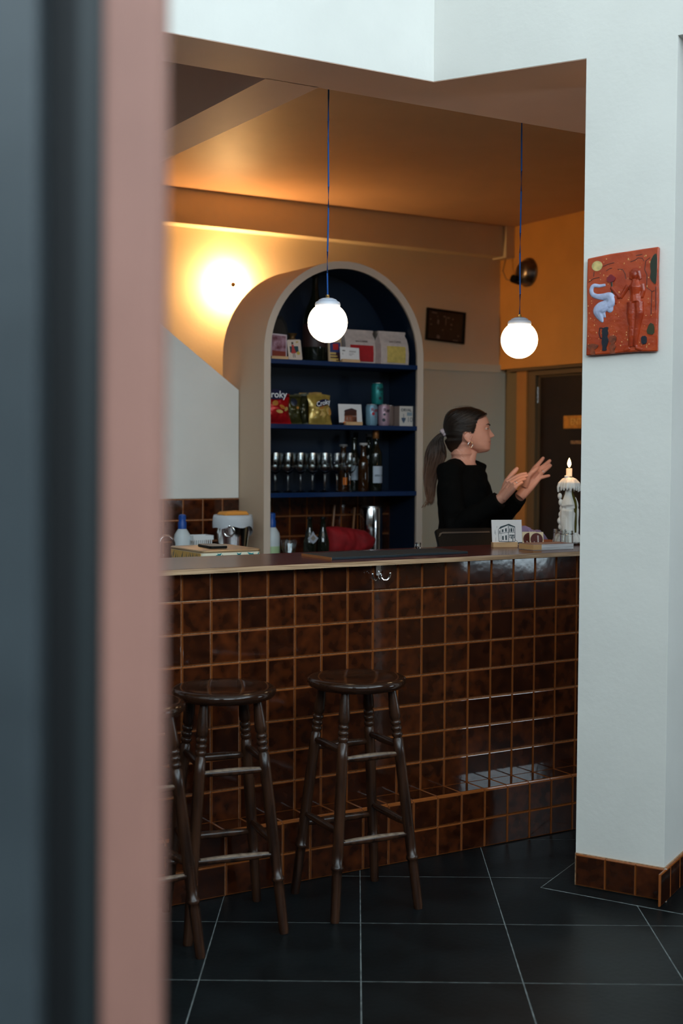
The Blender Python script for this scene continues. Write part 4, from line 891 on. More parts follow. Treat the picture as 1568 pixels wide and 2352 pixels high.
crisp_bag(690, 738, 902, 2.03, 'gold crisp packet behind the front gold one', foil('shaded_gold_foil', (.34, .19, .035)), 4, R(-10), None, None, seed=4)
crisp_bag(708, 763, 906, 1.945, 'gold crisp packet with a dark logo in front on the middle shelf', foil('gold_foil', (.50, .34, .075)), 7, R(4), (.006, .112, .043, .22), [('crisp_picture', [(.0, .062, .045, .018, .05), (.045, .070, .020, .022, .4)], crisp), ('toasted_spot', [(.052, .066, .012, .020, 0)], ochre), ('spice_picture', [(-.002, .090, .016, .010, .2)], crisp2)], seed=5)
# print card in colour
brickm = mat('brick_print', (.30, .095, .045), .6); darkm = mat('plum_print', (.05, .018, .022), .6); orm = mat('orange_print', (.75, .20, .02), .5)
a, b = sx(780, 1.93, 940), sx(833, 1.93, 940); hh_ = hz(806, 927, 1.93)-Z2
bod = [q4(.22, .12, .55, .08, .55, .70, .26, .60), q4(.55, .08, .77, .10, .78, .66, .55, .70)]
upp = [q4(.23, .40, .55, .43, .55, .70, .26, .62), q4(.55, .43, .77, .42, .78, .66, .55, .70), q4(.57, .12, .76, .12, .76, .33, .57, .33)]
card_on_stand('print_card', 'white card with a brick red corner house on the middle shelf', (a+b)/2, 1.935, Z2, b-a, hh_-.010, -7, [('house_walls', bod, brickm), ('upper_floor', upp, darkm), ('roof', [q4(.22, .60, .55, .70, .57, .80, .28, .70), q4(.55, .70, .78, .66, .79, .70, .57, .80)], darkm), ('windows', [q4(.32, .16, .37, .16, .37, .34, .32, .34), q4(.45, .15, .50, .15, .50, .34, .45, .34)], 'paper'), ('sign_band', [q4(.58, .36, .77, .36, .77, .42, .58, .42)], 'paper'), ('street', [q4(.15, .03, .85, .03, .80, .10, .20, .10)], orm), ('ground', [q4(0, 0, .25, 0, .2, .06, 0, .06), q4(.85, .0, 1, .0, 1, .07, .86, .07)], darkm)], (-(b-a)*.25, (b-a)*.46, -.014, .012, .018))
# cans
def can(x, ytop, z0, t, label, cm, txt, tm, spots, rz=0.):
    h = .1135; r = .0318
    c = thing('drinks_can', label, 'can', W(sx(x, t, 940), t, z0), YAW+rz, 'drinks cans on the middle shelf')
    m = MB(); m.lathe([(0, .003), (r*.78, .002), (r*.84, 0), (r, .011), (r, h-.016), (r*.86, h-.003)], 32); obj('body', m, cm, c, smooth=50)
    m = MB(); m.lathe([(r*.86, h-.003), (r*.87, h), (r*.82, h), (r*.80, h-.004), (0, h-.004)], 32); obj('lid', m, 'steel', c, smooth=40)
    if txt:
        t_o = lettering(txt, .030, tm, c, (0, 0, 0), (0, 0, 0), bold=.0006)
        me = t_o.data
        for vv in me.vertices:
            an = vv.co.x/r; y = vv.co.y; vv.co = (math.sin(an)*(r+.0006), -math.cos(an)*(r+.0006), y+h*.72)
        me.update()
    for (an, z, rr_, mm) in spots:
        m = MB(); n = 14; ring = [(math.sin(an+rr_*math.cos(2*math.pi*k/n)/r)*(r+.0005), -math.cos(an+rr_*math.cos(2*math.pi*k/n)/r)*(r+.0005), z+rr_*math.sin(2*math.pi*k/n)) for k in range(n)]
        m.add(ring, [tuple(range(n))]); obj('spot', m, mm, c, smooth=0)
    return c
tealm = mat('teal_can', (.010, .20, .195), .35, .3); bluem = mat('pale_blue_can', (.19, .34, .44), .35, .3); pinkm = mat('pale_pink_can', (.44, .29, .36), .35, .3); taupem = mat('taupe_can', (.22, .155, .135), .45, .2)
dkp = mat('can_dark_print', (.012, .020, .035), .5); redp = mat('can_red_print', (.40, .012, .025), .5); plp = mat('can_pale_print', (.30, .48, .46), .5)
can(853, 925, Z2, 1.93, 'pale blue can with red lettering, left of the pair', bluem, 'Rene', redp, [(-.55, .062, .009, redp), (-.2, .046, .003, redp)], .3)
can(881, 925, Z2, 1.925, 'pale pink can with dark lettering under the teal can', pinkm, 'Rene', dkp, [(-.75, .060, .007, dkp), (.9, .062, .008, dkp), (-.85, .030, .009, dkp)], .3)
can(866, 877, Z2+.1137, 1.932, 'teal can stacked on top of two others', tealm, 'Rene', dkp, [(-.35, .032, .009, dkp), (-.1, .055, .004, dkp)], .3)
can(892, 918, Z2, 2.00, 'taupe can standing behind the pink one', taupem, None, None, [])
a, b = sx(917, 1.93, 950), sx(951, 1.93, 950); hh_ = hz(930, 933, 1.93)-Z2
ob = thing('beer_box', 'small white carton printed with a trowel shape, right end of the middle shelf', 'box', W((a+b)/2, 1.93, Z2), YAW)
w_ = (b-a)/2
m = MB(); m.box(-w_, w_, 0, .10, 0, hh_); obj('carton', m, mat('taupe_box_side', (.30, .22, .19), .6), ob, smooth=0, bevel=.001)
m = MB(); m.box(-w_, w_, -.0008, 0, 0, hh_); fp_ = obj('front_face', m, mat('pale_box_front', (.62, .58, .53), .6), ob, smooth=0)
lettering('ORVAL', .022, dkp, fp_, (-.004, -.0014, hh_*.80), bold=.0004)
art('trowel', [[(-w_*.75, hh_*.42), (-w_*.15, hh_*.42), (-w_*.2, hh_*.32), (-w_*.45, hh_*.14), (-w_*.7, hh_*.32)], [(-w_*.48, hh_*.42), (-w_*.42, hh_*.42), (-w_*.42, hh_*.62), (-w_*.48, hh_*.62)]], mat('slate_blue_print', (.06, .095, .15), .6), fp_, -.0008)
art('blue_band', [[(-w_*.0, hh_*.52), (w_*.7, hh_*.52), (w_*.7, hh_*.70), (-w_*.0, hh_*.70)]], mat('grey_blue_print', (.24, .31, .36), .6), fp_, -.0008)
lettering('10', .038, mat('scroll_print', (.10, .13, .16), .6), fp_, (w_*.38, -.0016, hh_*.32))

# --- lower shelf: wine glasses and bottles
def wine_glass():
    g = thing('wine_glass', '', 'glass')
    H_ = .205
    o = [(0, .0), (.034, .0), (.034, .0012), (.012, .003), (.0045, .008), (.0035, .02), (.0033, .085), (.005, .094), (.016, .101), (.029, .115), (.0352, .135), (.0357, .15), (.033, .18), (.0295, H_)]
    i = [(.0286, H_), (.0322, .18), (.0349, .15), (.0342, .135), (.028, .1165), (.014, .104), (0, .1005)]
    m = MB(); m.lathe([p for p in o if p[1] <= .094]+[(0, .0945)], 18); obj('stem_and_foot', m, 'glass', g, smooth=50)
    m = MB(); m.lathe([(.004, .0945)]+[p for p in o if p[1] > .094]+i, 22); obj('bowl', m, 'glass', g, smooth=50)
    return g
g0 = wine_glass(); rr = random.Random(21)
gl = [(0, 1.387+.0735*k+(.004 if k == 6 else 0), 1.925) for k in range(7)]+[(1, 1.424+.0735*k, 1.990) for k in range(5)]+[(2, 1.387+.0735*k, 2.054) for k in range(6)]+[(3, 1.424+.0735*k, 2.118) for k in range(5)]
rown = ['front', 'second', 'third', 'rearmost']; cnt = {}
ordn = ['leftmost', 'second from the left', 'third from the left', 'fourth from the left', 'fifth from the left', 'sixth from the left', 'seventh from the left']
for i, (r_i, s_, t) in enumerate(gl):
    o = g0 if i == 0 else copy_tree(g0)
    k = cnt.get(r_i, 0); cnt[r_i] = k+1
    o.location = W(s_+rr.uniform(-.0015, .0015), t+rr.uniform(-.002, .002), Z3); o.rotation_euler = (0, 0, rr.uniform(0, 6)); o['group'] = 'wine glasses on the lower shelf'
    o['label'] = 'stemmed wine glass, %s in the %s row on the lower shelf' % (ordn[k], rown[r_i])
def bottle(x, ytop, t, label, gm, r=.0365, capm=None, lab=None, capsule=.0, z0=Z3, neck=.0145, wide_cap=False, h=None, y_=1090, shoulder=.60, group='bottles on the lower shelf'):
    h = h or hz(x, ytop, t)-z0
    c = thing('wine_bottle', label, 'bottle', W(sx(x, t, y_), t, z0), YAW, group)
    p = [(0, .001), (r*.92, .001), (r, .008), (r, h*shoulder), (r*.93, h*(shoulder+.04)), (r*.6, h*(shoulder+.12)), (neck*1.05, h*(shoulder+.18)), (neck, h*.955), (neck*1.12, h*.96), (neck*1.12, h*.985), (neck*.9, h), (0, h)]
    m = MB(); m.lathe(p, 28); obj('glass_body', m, gm, c, smooth=50)
    if capm:
        m = MB()
        if wide_cap: m.lathe([(neck*1.15, h*.985), (neck*1.5, h*.985), (neck*1.55, h*.99), (neck*1.55, h*1.03), (neck*1.2, h*1.035), (0, h*1.035)], 20)
        else: m.lathe([(neck*1.06, h*(1-capsule)), (neck*1.18, h*(1-capsule)+.002), (neck*1.18, h*.99), (neck, h*1.004), (0, h*1.004)], 20)
        obj('stopper' if wide_cap else 'capsule', m, capm, c, smooth=50)
    if lab:
        m_, za, zb_, ar, a0 = lab; n = 16; m = MB(); vs = []
        for k in range(n+1):
            an = a0-ar/2+ar*k/n; vs += [(math.sin(an)*(r+.0006), -math.cos(an)*(r+.0006), za), (math.sin(an)*(r+.0006), -math.cos(an)*(r+.0006), zb_)]
        m.add(vs, [(2*k, 2*k+2, 2*k+3, 2*k+1) for k in range(n)]); obj('label', m, m_, c, smooth=60)
    return c
lab_w = mat('blue_white_label', (.44, .50, .58), .6); capg = mat('grey_cap', (.16, .15, .15), .5); capw = mat('pale_cap', (.45, .42, .40), .5); capo = mat('copper_foil', (.30, .12, .035), .35, .5)
bottle(788, 1024, 2.005, 'amber bottle with a grey stopper behind the last wine glasses', 'amberglass', .030, capg, (mat('painted_amber_glow', (.50, .12, .008), .2), .035, .075, .8, -.2), wide_cap=True)  # amber patch paints light glowing in the glass, no paper label
bottle(813, 1004, 2.04, 'dark wine bottle with a pale label behind the rightmost glass', 'darkglass', .034, None, (lab_w, .06, .135, 2.2, .1))
bottle(834, 1021, 1.96, 'slim dark bottle with a pale stopper in the middle of the bottles', 'amberglass', .030, capw, None, wide_cap=True)
bottle(846, 997, 2.07, 'tall dark bottle with a grey cap at the back of the lower shelf', 'darkglass', .033, capg, None, capsule=.05)
bl = bottle(862, 988, 1.965, 'dark wine bottle with copper foil and a white label, rightmost', 'darkglass', .0355, capo, (lab_w, .045, .135, 2.0, .05), capsule=.14)
lettering('ANLK E', .014, dkp, bl, (-.004, -.0372, .085), ext=.0004)

# ================================================================== BACK COUNTER THINGS
ZBK = .92; ZNK = .91
def spray(x, ytop, t, z0, label, y_=1220, full=True):
    h = hz(x, ytop, t)-z0; r = .042
    c = thing('squirt_bottle', label, 'bottle', W(sx(x, t, y_), t, z0), YAW, 'milky bottles with blue tops')
    m = MB(); m.lathe([(0, .001), (r*.93, .001), (r, .01), (r, h*.50), (r*.92, h*.58), (r*.6, h*.67), (r*.42, h*.71), (0, h*.71)], 28); obj('body', m, 'milky', c, smooth=50)
    m = MB(); m.lathe([(r*.50, h*.70), (r*.50, h*.83), (r*.40, h*.86), (r*.46, h*.92), (r*.42, h*.98), (r*.2, h), (0, h)], 24); obj('cap', m, 'bluecap', c, smooth=50)
    m = MB(); m.lathe([(r*1.004, .012), (r*1.008, .014), (r*1.008, .075), (r*1.004, .078)], 28); obj('liquid_band', m, mat('pale_green_liquid', (.40, .55, .30), .4), c, smooth=50)
    return c
spray(418.5, 1181, 1.95, ZBK, 'milky bottle with a blue cap by the backsplash tiles')
spray(624, 1177, 1.93, ZNK, 'milky bottle with a blue cap inside the arch, cut by its left edge')
wb = thing('plastic_basket', 'small white slotted plastic basket beside the milky bottle', 'basket', W(sx(458, 1.93, 1240), 1.93, ZBK), YAW)
hB = hz(458, 1229, 1.93)-ZBK
m = MB(); a_, b_ = .056, .045
for (x0, x1, y0, y1) in ((-a_, a_, -b_, -b_+.003), (-a_, a_, b_-.003, b_), (-a_, -a_+.003, -b_, b_), (a_-.003, a_, -b_, b_)):
    m.box(x0, x1, y0, y1, hB-.022, hB); m.box(x0, x1, y0, y1, 0, hB-.052)
obj('shell', m, 'whiteplastic', wb, smooth=0)
for k in range(9):
    x = -a_+.012+k*(2*a_-.024)/8; m = MB(); m.box(x-.0025, x+.0025, -b_, -b_+.003, hB-.053, hB-.021); obj('slat', m, 'whiteplastic', wb, smooth=0)
m = MB(); m.box(-a_, a_, b_-.003, b_, hB-.053, hB-.021); obj('rear_side', m, 'whiteplastic', wb, smooth=0)
m = MB(); m.box(-a_, a_, -b_, b_, 0, .004); obj('base', m, 'whiteplastic', wb, smooth=0)
# ice bucket
ib_t = 1.86; ibs = sx(535, ib_t, 1200); hI = hz(535, 1184, ib_t)-ZBK
ib = thing('ice_bucket', 'steel wine bucket with a liner bag beside the cabinet', 'bucket', W(ibs, ib_t, ZBK), YAW)
r0, r1 = .062, .092
m = MB(); m.lathe([(0, .002), (r0, .002), (r0*1.03, .01), (r1*.97, hI-.03), (r1, hI-.02), (r1*1.02, hI-.005), (r1*.98, hI-.005), (r1*.94, hI-.02), (r0*.95, .02), (0, .015)], 40); obj('bucket', m, 'chrome', ib, smooth=50)
m = MB(); n = 48; rings = []
for j, (rad, z) in enumerate(((.80, hI-.06), (.93, hI+.002), (1.06, hI+.004), (1.10, hI-.012), (1.10, hI-.035), (1.07, hI-.055))):
    ring = []
    for k in range(n):
        a = 2*math.pi*k/n; dr = noise.noise(Vector((math.cos(a)*2.2, math.sin(a)*2.2, j*.25)))
        drop = 0 if j < 3 else (.022*noise.noise(Vector((math.cos(a)*1.6+4, math.sin(a)*1.6, .3)))+.045*max(0, math.cos(a-.55+YAW))**6)*(j-2)/3.
        rr_ = r1*rad*(1+.05*dr*(j > 1)); ring.append((rr_*math.cos(a), rr_*math.sin(a), z-drop+.006*dr*(j == 1)))
    rings.append(ring)
m.loft(rings, cap=False); obj('liner_bag', m, 'bag', ib, smooth=180)
ha = YAW*0
for an in (R(-105)-YAW+.15, R(75)-YAW):
    cx_, cy_ = math.cos(an)*r1*.98, math.sin(an)*r1*.98
    m = MB(); m.torus(.026, .003, 24, 8, 0, Tm(cx_*1.03, cy_*1.03, hI-.075) @ Rz(an+R(90)) @ Rx(R(90))); obj('ring_handle', m, 'chrome', ib)
    m = MB(); m.ball((cx_*1.0, cy_*1.0, hI-.048), .010, 12, 8); obj('handle_boss', m, 'chrome', ib)
oc = thing('folded_napkin', 'folded orange cloth lying over the bucket rim', 'cloth', W(ibs-.008, ib_t-.01, ZBK+hI+.004), YAW)
m = MB(); m.add([(-.066, -.055, 0), (.068, -.055, 0), (.05, .06, .0), (-.06, .06, .0), (-.054, -.050, .016), (.055, -.050, .019), (.042, .05, .020), (-.05, .05, .015)], [(0, 3, 2, 1), (4, 5, 6, 7), (0, 1, 5, 4), (1, 2, 6, 5), (2, 3, 7, 6), (3, 0, 4, 7)]); obj('cloth', m, 'orangecloth', oc, smooth=60, bevel=.004)
m = MB(); m.box(-.058, .058, -.0562, -.050, .006, .008); obj('fold_edge', m, mat('dark_orange_cloth', (.70, .27, .04), .8), oc, smooth=0)
# tap
tp = thing('tap', 'chrome swan neck tap behind the blurred door edge', 'tap', W(sx(374, 1.62, 1240), 1.62, ZBK), YAW)
hT = hz(380, 1231, 1.62)-ZBK
m = MB(); m.tube([(-.02, 0, 0), (-.02, 0, hT-.035), (-.012, 0, hT-.012), (.006, 0, hT), (.026, 0, hT-.002), (.046, 0, hT-.016), (.054, 0, hT-.036), (.055, 0, hT-.055)], .008, 12); obj('spout', m, 'chrome', tp, smooth=60)
m = MB(); m.lathe([(0, 0), (.024, 0), (.022, .01), (.012, .02), (0, .02)], 20, 0, Tm(-.02, 0, 0)); obj('base', m, 'chrome', tp)
m = MB(); m.tube([(-.02, -.01, .06), (-.02, -.05, .075)], .005, 8); obj('lever', m, 'chrome', tp)
# inside the arch, on its lower worktop
tum = thing('tumbler', 'faceted glass tumbler standing inside the arch', 'glass', W(sx(663.5, 1.86, 1255), 1.86, ZNK), YAW)
hT = hz(663, 1240, 1.86)-ZNK
m = MB(); m.lathe([(0, .002), (.026, .002), (.030, hT*.4), (.038, hT*.6), (.042, hT), (.0395, hT), (.035, hT*.6), (.027, hT*.4), (.023, .014), (0, .012)], 10); obj('body', m, 'glass', tum, smooth=20)
for nm, x, lab in (('a', 711, 'brown beer bottle with a diamond shaped label inside the arch'), ('b', 741.5, 'brown beer bottle with a small neck label inside the arch')):
    t = 1.80 if nm == 'a' else 1.83; h = hz(x, 1187, t)-ZNK; r = .0335
    c = thing('beer_bottle', lab, 'bottle', W(sx(x, t, 1220), t, ZNK), YAW, 'beer bottles inside the arch')
    m = MB(); m.lathe([(0, .001), (r*.93, .001), (r, .008), (r, h*.40), (r*.95, h*.47), (r*.7, h*.60), (r*.42, h*.75), (r*.36, h*.94), (r*.42, h*.95), (r*.42, h*.97), (r*.3, h*.972), (0, h*.972)], 28); obj('glass_body', m, 'darkglass', c, smooth=50)
    m = MB(); m.lathe([(r*.44, h*.955), (r*.46, h*.96), (r*.40, h), (0, h)], 18); obj('crown_cap', m, 'black', c)
    if nm == 'a':
        m = MB(); zc0 = h*.53; Y_ = -.036
        m.prism([(-.030, zc0), (-.012, zc0-.020), (0, zc0-.027), (.012, zc0-.020), (.030, zc0), (.010, zc0+.018), (0, zc0+.036), (-.010, zc0+.018)], Y_-.0006, Y_+.004); lb = obj('diamond_label', m, mat('grey_white_label', (.40, .43, .50), .5), c, smooth=0)
        m = MB(); m.prism([(-.016, zc0), (0, zc0-.013), (.016, zc0), (0, zc0+.018)], Y_-.0012, Y_-.0006); obj('label_motif', m, mat('ochre_label_print', (.26, .22, .18), .6), lb, smooth=0)
    else:
        m = MB(); m.add([(x_, -math.sqrt(max(0, (r*.62)**2-x_**2))-.0012-(.5-z_)*.006, h*(.52+.13*z_)) for z_ in (0, 1) for x_ in (-.002, .004, .010, .014)], [(k, k+1, k+5, k+4) for k in range(3)]); obj('neck_label', m, mat('white_neck_label', (.62, .60, .64), .6), c, smooth=60)
# red bag
rb = thing('red_bag', 'crumpled red cloth bag lying behind the beer bottles', 'bag', W(sx(805, 1.98, 1230), 1.98, ZNK), YAW)
z_of = lambda x, y: hz(x, y, 1.98)-ZNK
prof = [(748, 1210, 1262), (768, 1208, 1264), (790, 1211, 1266), (812, 1214, 1268), (835, 1219, 1266), (848, 1228, 1258), (861, 1237, 1243)]
rings = []
for j in range(31):
    x = 748+113*j/30; yt = float(np.interp(x, [p[0] for p in prof], [p[1] for p in prof])); yb = float(np.interp(x, [p[0] for p in prof], [p[2] for p in prof]))
    s_ = sx(x, 1.98, 1230)-sx(805, 1.98, 1230); z1 = z_of(x, yt); z0 = max(.0, z_of(x, yb)-.045*(861-x)/113); ring = []; e_ = min(1, (861-x)/18+.15)*min(1, (x-748)/14+.35)
    for k in range(26):
        a = 2*math.pi*k/26; f1 = noise.noise(Vector((s_*16, math.cos(a)*1.6, math.sin(a)*1.6))); f2 = noise.noise(Vector((s_*42+9, math.cos(a)*3, math.sin(a)*3)))
        g = 1+.20*f1*e_+.12*f2*e_; sa = math.sin(a); ring.append((s_+.008*f2, .058*math.cos(a)*e_*g, max(.001, (z0+z1)/2+(z1-z0)/2*(abs(sa)**.8*(1 if sa > 0 else -1))*(1+.10*f2+.06*f1))))
    rings.append(ring)
m = MB(); m.loft(rings); obj('cloth', m, 'red', rb, smooth=180, sub=1)
m = MB(); m.tube([(-.10, -.05, .02), (-.02, -.062, .035), (.05, -.06, .02)], .006, 8); obj('drawstring', m, mat('dark_red_strap', (.12, .004, .006), .7), rb)
# steel canister
sc_ = thing('steel_canister', 'tall shiny steel canister at the right inside the arch', 'canister', W(sx(852, 2.05, 1210), 2.05, ZNK), YAW)
hS = hz(850, 1165, 2.05)-ZNK; r = .062
m = MB(); m.lathe([(0, 0), (r, 0), (r, hS*.30), (r*1.03, hS*.305), (r*1.03, hS*.33), (r, hS*.335), (r, hS*.55), (r*1.02, hS*.555), (r*1.02, hS*.57), (r, hS*.575), (r, hS*.98), (r*.97, hS), (0, hS)], 40); obj('body', m, 'chrome', sc_, smooth=30)
m = MB(); m.lathe([(0, hS), (r*.9, hS), (r*.88, hS+.006), (0, hS+.012)], 32); obj('lid', m, 'steel', sc_)
for k, (x0, y0, x1, y1) in enumerate(((771, 1160, 764, 1211), (817, 1165, 811, 1215))):
    t = 2.12; p0 = (sx(x0, t, y0), hz(x0, y0, t)); p1 = (sx(x1, t, y1), hz(x1, y1, t)); dx = (p0[0]-p1[0])/(p0[1]-p1[1]); zb_ = ZNK
    sp_ = thing('wooden_spoon', ('wooden spoon handle leaning on the tiles, left of the two' if k == 0 else 'wooden spoon handle leaning on the tiles, next to the steel canister'), 'spoon', W(p0[0]-dx*(p0[1]-zb_), t, zb_), YAW, 'wooden spoons inside the arch')
    H_ = p0[1]-zb_; m = MB(); m.tube([(0, -.012, .002), (dx*H_*.5, 0, H_*.5), (dx*H_, .012, H_)], [.006, .007, .0075], 10); obj('handle', m, mat('warm_wood_handle', (.22, .085, .025), .4), sp_)
    m = MB(); m.ball((0, -.013, .022), (.018, .006, .022), 14, 8); obj('bowl', m, mat('warm_wood_bowl', (.22, .085, .025), .4), sp_)

# ================================================================== THE WOMAN BEHIND THE BAR
PB = at_depth(1074.4, 1003.5, 6.0); PBASE = Vector((PB.x, PB.y, 0))
person = thing('person', 'woman in a black jumper with a ponytail, gesturing with both hands', 'person', PBASE)
def hp(x, y, dy=0.): return at_depth(x, y, 6.0+dy)-PBASE
HO = hp(1074.4, 1003.5)                                            # ear canal level, mid-plane of the head
I = lambda z, zs_, vs_: float(np.interp(z, zs_, vs_))
mm = .001
# vertical stations (mm, relative to the ear) for the skull and face
Zk = [-74, -68, -60, -54, -41, -33, -25, -18, -6, 7, 26, 41, 52, 67, 86, 100, 112, 122, 130]
FR = [58, 90, 100, 103.0, 102.2, 104.0, 103.0, 104.4, 101.0, 96.5, 95.5, 96.8, 98.4, 96.0, 89.5, 80, 66, 46, 10]     # face profile without the nose
BK = [42, 38, 22, 10, -8, -30, -55, -70, -84, -92, -97, -99, -100, -100, -96, -89, -78, -58, -14]
HWd = [16, 27, 36, 42, 50, 54, 57.5, 60.5, 65, 68, 70, 71, 72, 72.5, 70, 64, 54, 40, 10]
def head_pt(z, ph, grow=0.):
    f = I(z, Zk, FR); b = I(z, Zk, BK); w = I(z, Zk, HWd); c = b+(f-b)*.46
    ca, sa = math.cos(ph), math.sin(ph)
    ex = 2.35
    den = (abs(ca)**ex+abs(sa)**ex)**(1/ex)
    ux, uy = ca/den, sa/den
    x = c+(f-c)*ux if ux > 0 else c+(c-b)*ux
    y = w*uy
    if ux > 0:                                                     # the face narrows towards the front
        y *= 1-.10*ux**2
        # nose
        nz = I(z, [-9, -4, 0, 7, 14, 26, 38, 46], [0, 7, 19.5, 26.5, 21.5, 13, 4, 0]); sg = I(z, [-8, 0, 8, 20, 40], [15, 13.5, 10.5, 8, 8.5])
        x += nz*math.exp(-(y/sg)**2)
        # eye sockets, cheeks, mouth corners
        for s_ in (-1, 1):
            x -= 9.5*math.exp(-((y-s_*32)/13)**2-((z-38)/9.5)**2)
            x += 3.2*math.exp(-((y-s_*38)/17)**2-((z-2)/17)**2)
            x -= 2.5*math.exp(-((y-s_*25)/7)**2-((z+26)/6)**2)
        x += 2.4*math.exp(-((y)/17)**2-((z+17.5)/3.6)**2)+2.6*math.exp(-((y)/16)**2-((z+32)/4.2)**2)-1.2*math.exp(-(y/20)**2-((z+25)/2.0)**2)
        x += 1.5*math.exp(-((abs(y)-30)/16)**2-((z-52)/6)**2)
    if grow: x += grow*ux*1.0; y += grow*uy; z += grow*max(0, (z-60)/70)
    return Vector((x, y, z))*mm
body = MB()
zz = list(np.linspace(-74, 129.5, 84)); nph = 84
body.loft([[HO+head_pt(z, 2*math.pi*k/nph) for k in range(nph)] for z in zz])
# ears
for s_ in (-1, 1):
    for (x, z, a, b_, c_) in ((-8, 2, 15, 4, 22), (2, -19, 8, 6, 8)): body.ball(HO+Vector((x, s_*68, z))*mm, (a*mm, b_*mm, c_*mm), 14, 10)
    rim_ = [(6, 18), (0, 25), (-12, 26), (-23, 17), (-26, 3), (-20, -10), (-10, -20), (0, -25), (6, -20)]
    body.tube([HO+Vector((x, s_*75, z))*mm for x, z in rim_], 3.7*mm, 8)
    body.tube([HO+Vector((x, s_*73, z))*mm for x, z in ((10, 6), (8, -4), (2, -12))], 3.4*mm, 8)
# neck, chest
nk = [hp(1058, 1000), hp(1060, 1022), hp(1061, 1042), hp(1061, 1060, .005), hp(1060, 1082, .01)]
body.tube(nk, [.054, .052, .0525, .060, .085], 24)
body.tube([hp(1078, 1024), hp(1082, 1040), hp(1076, 1062, -.01)], [.030, .026, .03], 14)
FW = Vector((.866, -.5, 0)); RT = Vector((-.5, -.866, 0)); SP = lambda y: hp(1062, y)
def ell(c, a, b, n=32): return [c+RT*(a*math.cos(2*math.pi*k/n))+FW*(b*math.sin(2*math.pi*k/n)) for k in range(n)]
tors = [(1066, .075, .062, 0), (1076, .125, .078, 0), (1090, .150, .090, .0), (1115, .150, .104, .006), (1145, .146, .112, .010), (1180, .135, .104, .008), (1215, .128, .096, 0), (1250, .140, .102, 0), (1290, .155, .110, -.005), (1330, .160, .112, -.01)]
body.loft([ell(SP(y)+FW*o, a-.012, b-.012) for y, a, b, o in tors])
# arms: shoulder, elbow, wrist
shR, elR, wrR = SP(1086)+RT*.150, hp(1047, 1214, -.17), hp(1154, 1142, -.28)
shL, elL, wrL = SP(1086)-RT*.150, hp(1122, 1214, .03), hp(1198, 1135, -.15)
for sh, el, wr in ((shR, elR, wrR), (shL, elL, wrL)):
    body.tube([sh, sh.lerp(el, .5), el, el.lerp(wr, .35), el.lerp(wr, .8), wr], [.042, .038, .034, .033, .025, .0235], 16)
def hand(wr, mcp, tips, thumb, thk, bend):
    # palm as a flattened fan of bars from the wrist to each knuckle
    cen = sum((Vector(p) for p in mcp), Vector())/4
    side = (mcp[0]-mcp[3]).normalized()
    nrm = (cen-wr).cross(side).normalized()
    for p in mcp:
        b0 = wr.lerp(p, .0)+side*((p-cen).dot(side)*.45)
        body.tube([b0, b0.lerp(p, .5), p], [.0150, thk, .0108], 12)
    body.tube([wr.lerp(cen, -.15), wr.lerp(cen, .2), wr.lerp(cen, .7)], [.0225, .021, .016], 14)
    for i, (p, tp_) in enumerate(zip(mcp, tips)):
        d = tp_-p; L_ = d.length; j1 = p+d*.44+bend*(L_*.10); j2 = p+d*.74+bend*(L_*.085); r = (.0095, .0098, .0093, .0082)[i]
        body.tube([p-d*.12, p+d*.02, j1, p+d*.60+bend*(L_*.10), j2, p+d*.92+bend*(L_*.03), tp_], [r*1.05, r*1.04, r*1.0, r*.93, r*.93, r*.84, r*.55], 12); body.ball(p+d*.95+bend*(L_*.02), r*.84, 10, 8)
    t0, t1, t2, t3 = thumb
    body.tube([t0, t0.lerp(t1, .6), t1, t1.lerp(t2, .5), t2, t2.lerp(t3, .6), t3], [.016, .0155, .0125, .0112, .0115, .0108, .0065], 12); body.ball(t2.lerp(t3, .75), .0098, 10, 8)
    return nrm
# near (right) hand: back of the hand to the viewer, thumb up
mR = [hp(1167, 1106, -.285), hp(1174, 1108, -.315), hp(1181, 1112, -.335), hp(1184, 1118, -.345)]
tR = [hp(1209, 1087.5, -.270), hp(1211, 1092.5, -.29), hp(1206, 1100, -.31), hp(1199, 1108, -.335)]
hand(wrR, mR, tR, (hp(1157, 1130, -.265), hp(1163.5, 1105, -.255), hp(1175, 1090, -.25), hp(1189, 1074, -.245)), .0135, Vector((0, .0, .6)))
# far (left) hand: palm to the viewer, fingers spread
mL = [hp(1228, 1074, -.125), hp(1236, 1080, -.135), hp(1240.5, 1088, -.145), hp(1238, 1098, -.15)]
tL = [hp(1247.5, 1051.5, -.085), hp(1263, 1057.5, -.09), hp(1264.5, 1068.5, -.10), hp(1261, 1092.5, -.135)]
hand(wrL, mL, tL, (hp(1204, 1118, -.16), hp(1213, 1093, -.175), hp(1222, 1084, -.180), hp(1236, 1073, -.17)), .015, Vector((.3, -.5, .2)))
me = remeshed(body, .0025, 3, 'body')
